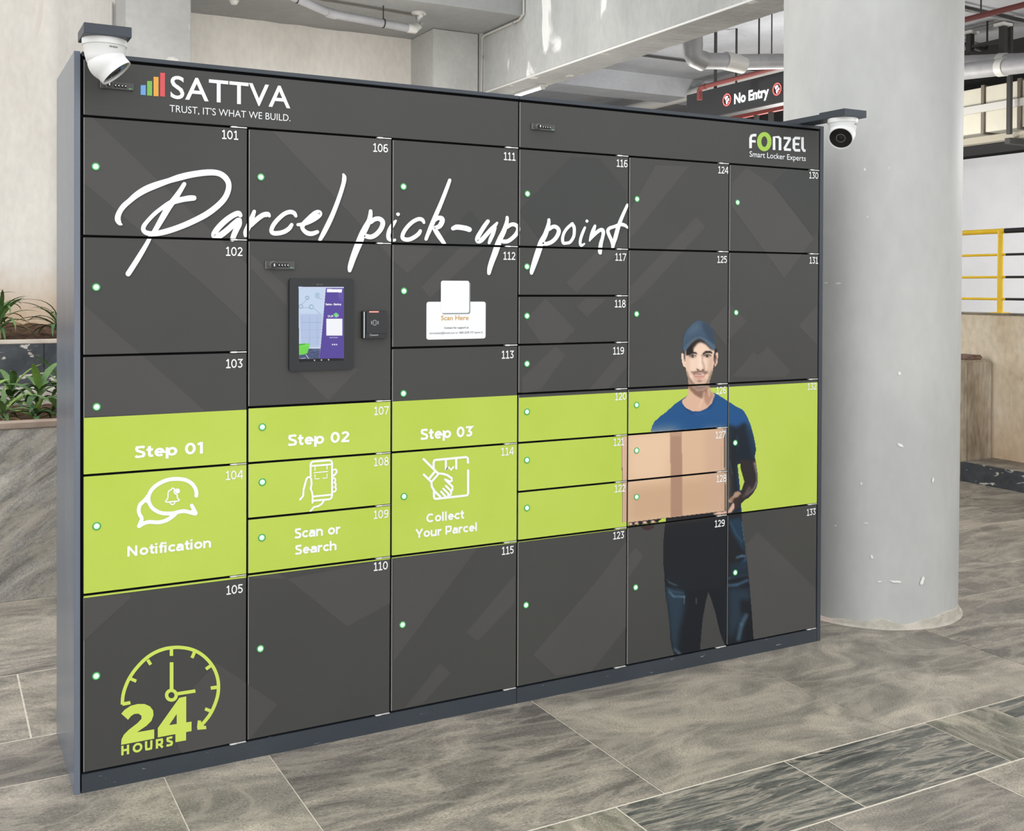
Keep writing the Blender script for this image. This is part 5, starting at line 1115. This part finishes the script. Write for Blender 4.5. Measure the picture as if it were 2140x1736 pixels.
e2 = empty('duct_frame', (XD-.15, yp, dz0), 'dark steel hanger with a top plate holding the duct', 'bracket')
m = MB(); m.box(XD-.16, XD-.12, yp-.022, yp+.022, dz0-.08, 4.19, IRON); m.build('post', e2)
m = MB(); m.box(XD-.24, XD-.04, yp-.12, yp+.12, 4.18, 4.205, mat('plate_pale', rgb(170, 168, 162), .6)); m.build('top_plate', e2)
m = MB(); m.box(XD-.17, XD+.7, yp-.03, yp+.03, dz0-.18, dz0-.12, IRON); m.build('cross_bar', e2)
for i, (ya, yb, rr) in enumerate(((131, 126, .075), (150, 134, .085))):
    P0, P1 = onX(2000, ya+ (1 if i else 0), 9.2-.3*i), onX(2145, yb, 9.2-.3*i); d_ = P1-P0
    pipe('drain_pipe', [('pipe', [P0-d_*1.6, P0, P1], rr, PVC), ('coupling', [P0+d_*.62, P0+d_*.72], rr*1.1, PVCW), ('pipe', [P1, P1+d_*1.2], rr, PVC)], ('upper' if i == 0 else 'lower')+' of the two grey pipes crossing in front of the cream duct', 'pipe')
for k_, (pa, pb) in enumerate((((2012, 14), (2145, 44)), ((2012, 90), (2066, 104)))):
    P0, P1 = onZ(*pa, 4.16), onZ(*pb, 4.16)
    pipe('conduit', [('conduit_run', [P0-(P1-P0)*1.0, P1], .016, IRON), ('conduit_run', [P0-(P1-P0)+Vector((0, .08, 0)), P1+Vector((0, .08, 0))], .012, PVC)], ('black twin conduits crossing the ceiling at the upper right corner', 'short twin conduits on the ceiling just above the right grey pipes')[k_], 'conduit')
cl = onX(2083, 100, 9.35); e = empty('pipe_clamp', cl, 'dark steel clamps on top of the upper grey pipe', 'bracket')
for dy_ in (0.28, -0.12): m = MB(); m.box(9.3, 9.36, cl.y+dy_, cl.y+dy_+.06, cl.z-.1, cl.z+.2, IRON); m.box(9.26, 9.40, cl.y+dy_-.03, cl.y+dy_+.09, cl.z+.2, cl.z+.23, PVCW); m.build('clamp', e)
m = MB(); m.box(9.31, 9.35, cl.y-.1, cl.y+.3, cl.z+.05, cl.z+.08, IRON); m.build('bar', e)
m = MB(); m.tube([Vector((9.33, cl.y+.1, cl.z+.06)), Vector((9.33, cl.y+.1, 4.21))], .01, IRON, 8); m.build('hanger_rod', e)
# dark sheets paint the unlit cavity between duct and white wall
m = MB(); m.box(10.2, 10.9, 1.6, 14, 3.04, 3.15, mat('recess_shade', rgb(40, 40, 40), .9)); m.box(10.3, 10.34, 1.6, 14, 3.15, 4.2, mat('recess_shade', rgb(40, 40, 40), .9)); struct(m, 'beam_4')

# parapet, curb, pier, railing --------------------------------------------
m = MB(); m.box(6.24, 6.62, -4, 2.165, 0.0, 0.14, MARB, .004); struct(m, 'curb')
m = MB(); m.box(6.262, 6.62, -4, 2.16, 0.139, 0.1425, T_B); o = struct(m, 'curb_top')
zt_p = 1.21
m = MB(); m.box(6.60, 6.80, -4, 8, 0.0, zt_p, C_PARA, .006); m.box(6.59, 6.81, -4, 8, zt_p, zt_p+.012, nmat('cement_cap', rgb(96, 92, 84), rgb(150, 142, 128), 8), .003); struct(m, 'wall_parapet')
pL = onY(2033, 850, 2.13).x
m = MB(); m.box(pL, 6.598, 2.17, 2.75, 0.0, 0.875, C_PIER, .014); pier = m.build('masonry_pier'); tag(pier, 'worn plastered pier standing on the marble curb against the low wall', 'pier')
m = MB(); m.box(pL+.03, 6.50, 2.18, 2.36, 0.875, 0.912, nmat('broken_slab', rgb(92, 76, 66), rgb(160, 130, 116), 9, bump=.5), .01); tag(m.build('broken_slab'), 'small broken slab lying on top of the plastered pier', 'slab')
XR = 6.70
rl = empty('guard_railing', (XR, 1.9, zt_p), 'yellow and black tubular guard railing on the low cream wall', 'railing')
yP = onX(2090.5, 560, XR).y
def railz(py0, py1): return (onX(2012, py0, XR).z+onX(2138, py1, XR).z)/2
ys_ = onX(2101, 485, XR).y
RZ = [(railz(486, 481), .0195), (railz(534.5, 530.5), .0095), (railz(580.5, 577.5), .0095), (railz(624.5, 624.5), .0095)]
for z, r in RZ:
    b_ = ys_ if r > .015 else ys_-.01
    segs = [(b_+1.35, b_, YEL), (b_, b_-.75, BLK), (b_-.75, b_-1.6, YEL), (b_-1.6, b_-2.4, BLK), (b_+2.1, b_+1.35, BLK), (b_+3.0, b_+2.1, YEL)]
    for a_, c_, mm in segs: m = MB(); m.tube([Vector((XR, a_, z)), Vector((XR, c_, z))], r, mm, 16); m.build('rail', rl)
for k in range(-2, 3):
    yy = yP+k*1.25; m = MB(); m.tube([Vector((XR, yy, zt_p)), Vector((XR, yy, RZ[0][0]))], .0215, YEL, 18); m.build('post', rl)
    m = MB(); m.box(XR-.05, XR+.05, yy-.05, yy+.05, zt_p+.012, zt_p+.018, YEL); m.build('base_plate', rl)

# planters on the left -----------------------------------------------------
pl = empty('planter', (0, 2.07, 0), 'lower stone clad planter with a brown coping, left of the locker', 'planter', 'stepped planters')
xs = [-4.0, -2.8, -1.9, -.98, .9, 1.8, 2.68]
for a_, b_ in zip(xs[:-1], xs[1:]): m = MB(); m.box(a_+.0012, b_-.0012, 2.07, 2.10, 0.0, 0.765, STONE, .002); m.build('stone_panel', pl)
m = MB(); m.box(-4, 2.68, 2.062, 2.18, 0.765, 0.792, nmat('coping_brown', rgb(150, 132, 118), rgb(176, 160, 146), 6, bump=.3), .004); m.build('coping', pl)
m = MB(); m.box(-4, 2.68, 2.10, 3.18, 0.0, 0.745, SOIL); 
def soil_grid(mb, x0, x1, y0, y1, z0, z1, nx, ny):
    vs = []; fs = []
    for j in range(ny+1):
        for i in range(nx+1):
            x = x0+(x1-x0)*i/nx; y = y0+(y1-y0)*j/ny; vs.append((x, y, z0+(z1-z0)*j/ny+0.018*mnoise.noise(Vector((x*14, y*14, 0)))+0.01*mnoise.noise(Vector((x*40, y*40, 3)))))
    for j in range(ny):
        for i in range(nx): a = j*(nx+1)+i; fs.append((a, a+1, a+nx+2, a+nx+1))
    mb.add(vs, fs, SOIL, True)
soil_grid(m, -1.2, 1.2, 2.17, 3.0, .765, .775, 110, 40); o = m.build('soil', pl); o['kind'] = 'stuff'
m = MB(); m.box(-4, 2.68, 2.98, 3.195, 0.0, 0.852, nmat('cement_ledge', rgb(178, 172, 162), rgb(200, 194, 184), 6), .004); m.build('ledge', pl)
pu = empty('planter', (0, 3.2, 0), 'upper planter faced in dark marble with white veins, against the wall', 'planter', 'stepped planters')
xs2 = [-4, -2.4, -1.2, onY(92, 740, 3.2).x, 1.3, 2.68]
for a_, b_ in zip(xs2[:-1], xs2[1:]): m = MB(); m.box(a_+.001, b_-.001, 3.2, 3.23, 0.0, 1.085, MARB, .002); m.build('stone_panel', pu)
m = MB(); m.box(-4, 2.68, 3.198, 3.30, 1.085, 1.105, nmat('coping_pale', rgb(186, 176, 164), rgb(206, 198, 186), 6), .003); m.build('coping', pu)
m = MB(); m.box(-4, 2.68, 3.23, 4.155, 0.0, 1.06, SOIL); soil_grid(m, -1.2, 1.2, 3.29, 4.15, 1.09, 1.16, 110, 40); o = m.build('soil', pu); o['kind'] = 'stuff'

# plants: every leaf its own piece
LEAFM = [nmat('leaf_green_a', rgb(62, 96, 48), rgb(104, 138, 78), 12, rough=.45, bump=.1), nmat('leaf_green_b', rgb(48, 82, 44), rgb(84, 118, 70), 12, rough=.45, bump=.1), nmat('leaf_green_pale', rgb(96, 134, 56), rgb(140, 170, 84), 12, rough=.45, bump=.1), nmat('leaf_yellow', rgb(206, 200, 60), rgb(226, 214, 90), 12, rough=.5, bump=.1)]
STEM = mat('stem_pale', rgb(150, 146, 104), .7)
def leaf_mesh(L0, Wd, curl, mm, name='leaf', n=7):
    vs = []; fs = []
    for i in range(n+1):
        t = i/n; w = Wd*(math.sin(PI*min(1, t*0.92+0.08))**0.8)*(1-0.25*t) if i < n else 0.0006
        ang = 0.9-curl*t; 
        if i == 0: x = z = 0.0
        else: x += math.cos(a_prev)*L0/n; z += math.sin(a_prev)*L0/n
        a_prev = ang
        vs += [(x, -w/2, z+w*.18), (x, 0, z), (x, w/2, z+w*.18)]
    for i in range(n):
        for k in range(2): a = i*3+k; fs.append((a, a+1, a+4, a+3))
    me = bpy.data.meshes.new(name); me.from_pydata(vs, [], fs); me.materials.append(mm)
    for p in me.polygons: p.use_smooth = True
    return me
BIG = [leaf_mesh(L0, W0, cu, LEAFM[mi]) for L0, W0, cu, mi in ((.17, .036, 1.3, 0), (.15, .032, 1.9, 1), (.19, .034, 0.9, 0), (.13, .030, 2.4, 1), (.16, .040, .7, 2), (.12, .024, 1.5, 3))]
SML = [leaf_mesh(L0, W0, cu, LEAFM[mi]) for L0, W0, cu, mi in ((.20, .020, 1.7, 1), (.17, .018, 2.1, 0), (.22, .019, 1.3, 1), (.18, .022, 1.0, 0))]
def plant(x, y, z, nl, pool, hgt, label, group, name, seed, lean=0.0, sc_=1.0, yellow=False):
    rnd = random.Random(seed); e = empty(name, (x, y, z), label, 'plant', group)
    m = MB(); m.tube([Vector((x, y, z-.03)), Vector((x+lean*.5, y, z+hgt*.5)), Vector((x+lean, y, z+hgt))], [.006, .005, .004], STEM, 8); m.build('stem', e)
    for i in range(nl):
        t = (i+1)/nl; me = pool[rnd.randrange(len(pool)-(1 if pool is BIG else 0))]
        if yellow and i == 0: me = BIG[5]
        o = link('leaf', me, e); a = i*2.4+rnd.uniform(-.3, .3)
        o.location = Vector((lean*t*.9, 0, hgt*(.25+.75*t))); o.rotation_euler = (rnd.uniform(-.25, .25), -(t-0.5)*0.9+rnd.uniform(-.15, .15)+.1, a)
        s_ = sc_*rnd.uniform(.8, 1.15)*(1.15-.35*abs(t-.55)); o.scale = (s_, s_, s_)
    return e
g1 = onY(38, 880, 2.28); 
for k, (x, y, nl, h, lab, ln, yl, s_) in enumerate(((.062, 2.42, 17, .14, 'tallest dark leafy plant in the lower planter, with one upright pale leaf', .03, False, 1.05), (-.075, 2.26, 12, .07, 'low leafy plant with a yellow leaf at the front of the lower planter', .0, True, .8),
                                      (-.17, 2.55, 15, .12, 'leafy plant cut by the left photo edge in the lower planter', -.02, False, 1.0), (.155, 2.26, 14, .08, 'leafy plant right against the locker side in the lower planter', .0, False, .9),
                                      (.20, 2.62, 14, .15, 'leafy plant mostly hidden behind the locker side, lower planter', .0, False, 1.0),
                                      (-.02, 2.66, 16, .13, 'leafy plant at the back middle of the lower planter', .0, False, 1.1), (.06, 2.27, 11, .05, 'smallest leafy plant, between two others at the front of the lower planter', .0, False, .8))):
    plant(x, y, .76, nl, BIG, h, lab, 'plants in the lower planter', 'leafy_plant', 11+k, ln, s_, yl)
for k, (x, y, nl, h, lab) in enumerate(((-.14, 3.55, 34, .15, 'thin-leaved plant at the far left of the upper planter'), (-.03, 3.50, 30, .13, 'thin-leaved plant second from the left in the upper planter'), (.27, 3.50, 26, .08, 'thin-leaved plant beside the locker in the upper planter'), (-.28, 3.75, 22, .12, 'thin-leaved plant at the back of the upper planter, at the photo edge'))):
    plant(x, y, 1.11, nl, SML, h, lab, 'plants in the upper planter', 'grassy_plant', 41+k, 0.0, 1.15)

# security cameras on the locker top ---------------------------------------
CAMW = mat('camera_white_plastic', rgb(236, 237, 236), .35)
SEAM = mat('camera_seam_grey', rgb(170, 170, 168), .5)
def turret(x0, x1, yf, yb, zb, zt, arm_back, label, aim, name_px, scale=1.0, armx=(-.055, .030)):
    """bracket box x0..x1, yf (front)..yb, arm runs back over the locker roof; aim: direction of the lens"""
    e = empty('security_camera', ((x0+x1)/2, yf, zb), label, 'camera', 'security cameras on the locker')
    m = MB(); m.box(x0, x1, yf, yb, zb, zt, M_SLATE, .001); m.build('mounting_box', e)
    m = MB(); m.box((x0+x1)/2+armx[0], (x0+x1)/2+armx[1], yb, arm_back, zb+.001, zb+.022, M_SLATE, .001); m.build('arm', e)
    cx, cy = (x0+x1)/2, (yf+yb)/2; r = 0.056*scale; T = Matrix.Translation((cx, cy, zb)) @ Matrix.Rotation(PI, 4, 'X')
    m = MB(); m.lathe([(r, 0), (r, .003), (r*.985, .016*scale), (r*.965, .0165*scale)], CAMW, T, 48); m.build('base_ring', e)
    m = MB(); m.lathe([(r*.965, .0168*scale), (r*.955, .0175*scale), (r*.86, .045*scale), (r*.80, .058*scale), (r*.70, .062*scale)], CAMW, T, 48)
    m.lathe([(r*.969, .0163*scale), (r*.969, .0172*scale)], SEAM, T, 48, caps=False); m.build('housing', e)
    a = Vector(aim).normalized(); ctr = Vector((cx, cy, zb-.058*scale))+Vector((a.x, a.y, 0))*.010; q = a.to_track_quat('Z', 'Y').to_matrix().to_4x4(); Tb = Matrix.Translation(ctr) @ q
    R_ = .049*scale; m = MB()
    prof = [(R_*math.sin(t), -R_*math.cos(t)) for t in [PI*k/24 for k in range(1, 16)]]+[(R_*.92, R_*.50), (R_*.92, R_*.74), (R_*.86, R_*.74), (R_*.84, R_*.58)]
    m.lathe(prof, CAMW, Tb, 48, caps=False); m.lathe([(.001, -R_), (R_*math.sin(PI/24), -R_*math.cos(PI/24))], CAMW, Tb, 48, caps=False); m.build('turret_ball', e)
    m = MB(); m.lathe([(R_*.84, R_*.54), (R_*.84, R_*.64), (.001, R_*.66)], mat('lens_window_black', rgb(10, 10, 14), .08), Tb, 48, caps=False)
    m.lathe([(R_*.36, R_*.65), (R_*.36, R_*.69), (R_*.30, R_*.69), (R_*.30, R_*.665)], mat('lens_ring_grey', rgb(120, 120, 122), .3, .5), Tb, 32, caps=False)
    m.lathe([(R_*.20, R_*.655), (R_*.15, R_*.68), (.001, R_*.70)], mat('lens_glass', rgb(30, 30, 34), .05), Tb, 24, caps=False); m.build('lens', e)
    # small maker's lettering wrapped on the housing
    tris, ta, tb, _, _ = text_tris('HIKVISION', .02); m = MB(); phi0 = name_px[0]; dz0, hh = .024*scale, .0042*scale
    for t in tris:
        vs = []
        for px_, py_ in t:
            u_ = (px_-ta)/(tb-ta); ph = phi0+(u_-.5)*name_px[1]; zz = dz0-py_*hh/.7+.003; rr = r*(.957-(zz-.0175)/.0275*.095)+.0004
            vs.append((cx+rr*math.cos(ph), cy+rr*math.sin(ph), zb-zz))
        m.add(vs, [(0, 1, 2)], M_TXT)
    m.build('lettering', e); return e
turret(-.024, .092, -.235, -.105, 2.0465, 2.0735, .08, 'white security camera above the logo, its lens turned away to the right', (.66, -.18, -.78), (-PI/2+.30, .42), armx=(-.018, .05))
turret(2.617, 2.731, -.235, -.105, 2.0465, 2.0735, .30, 'white security camera beside the column, its black lens facing out', (-.74, -.50, -.62), (-PI/2+.42, .5))
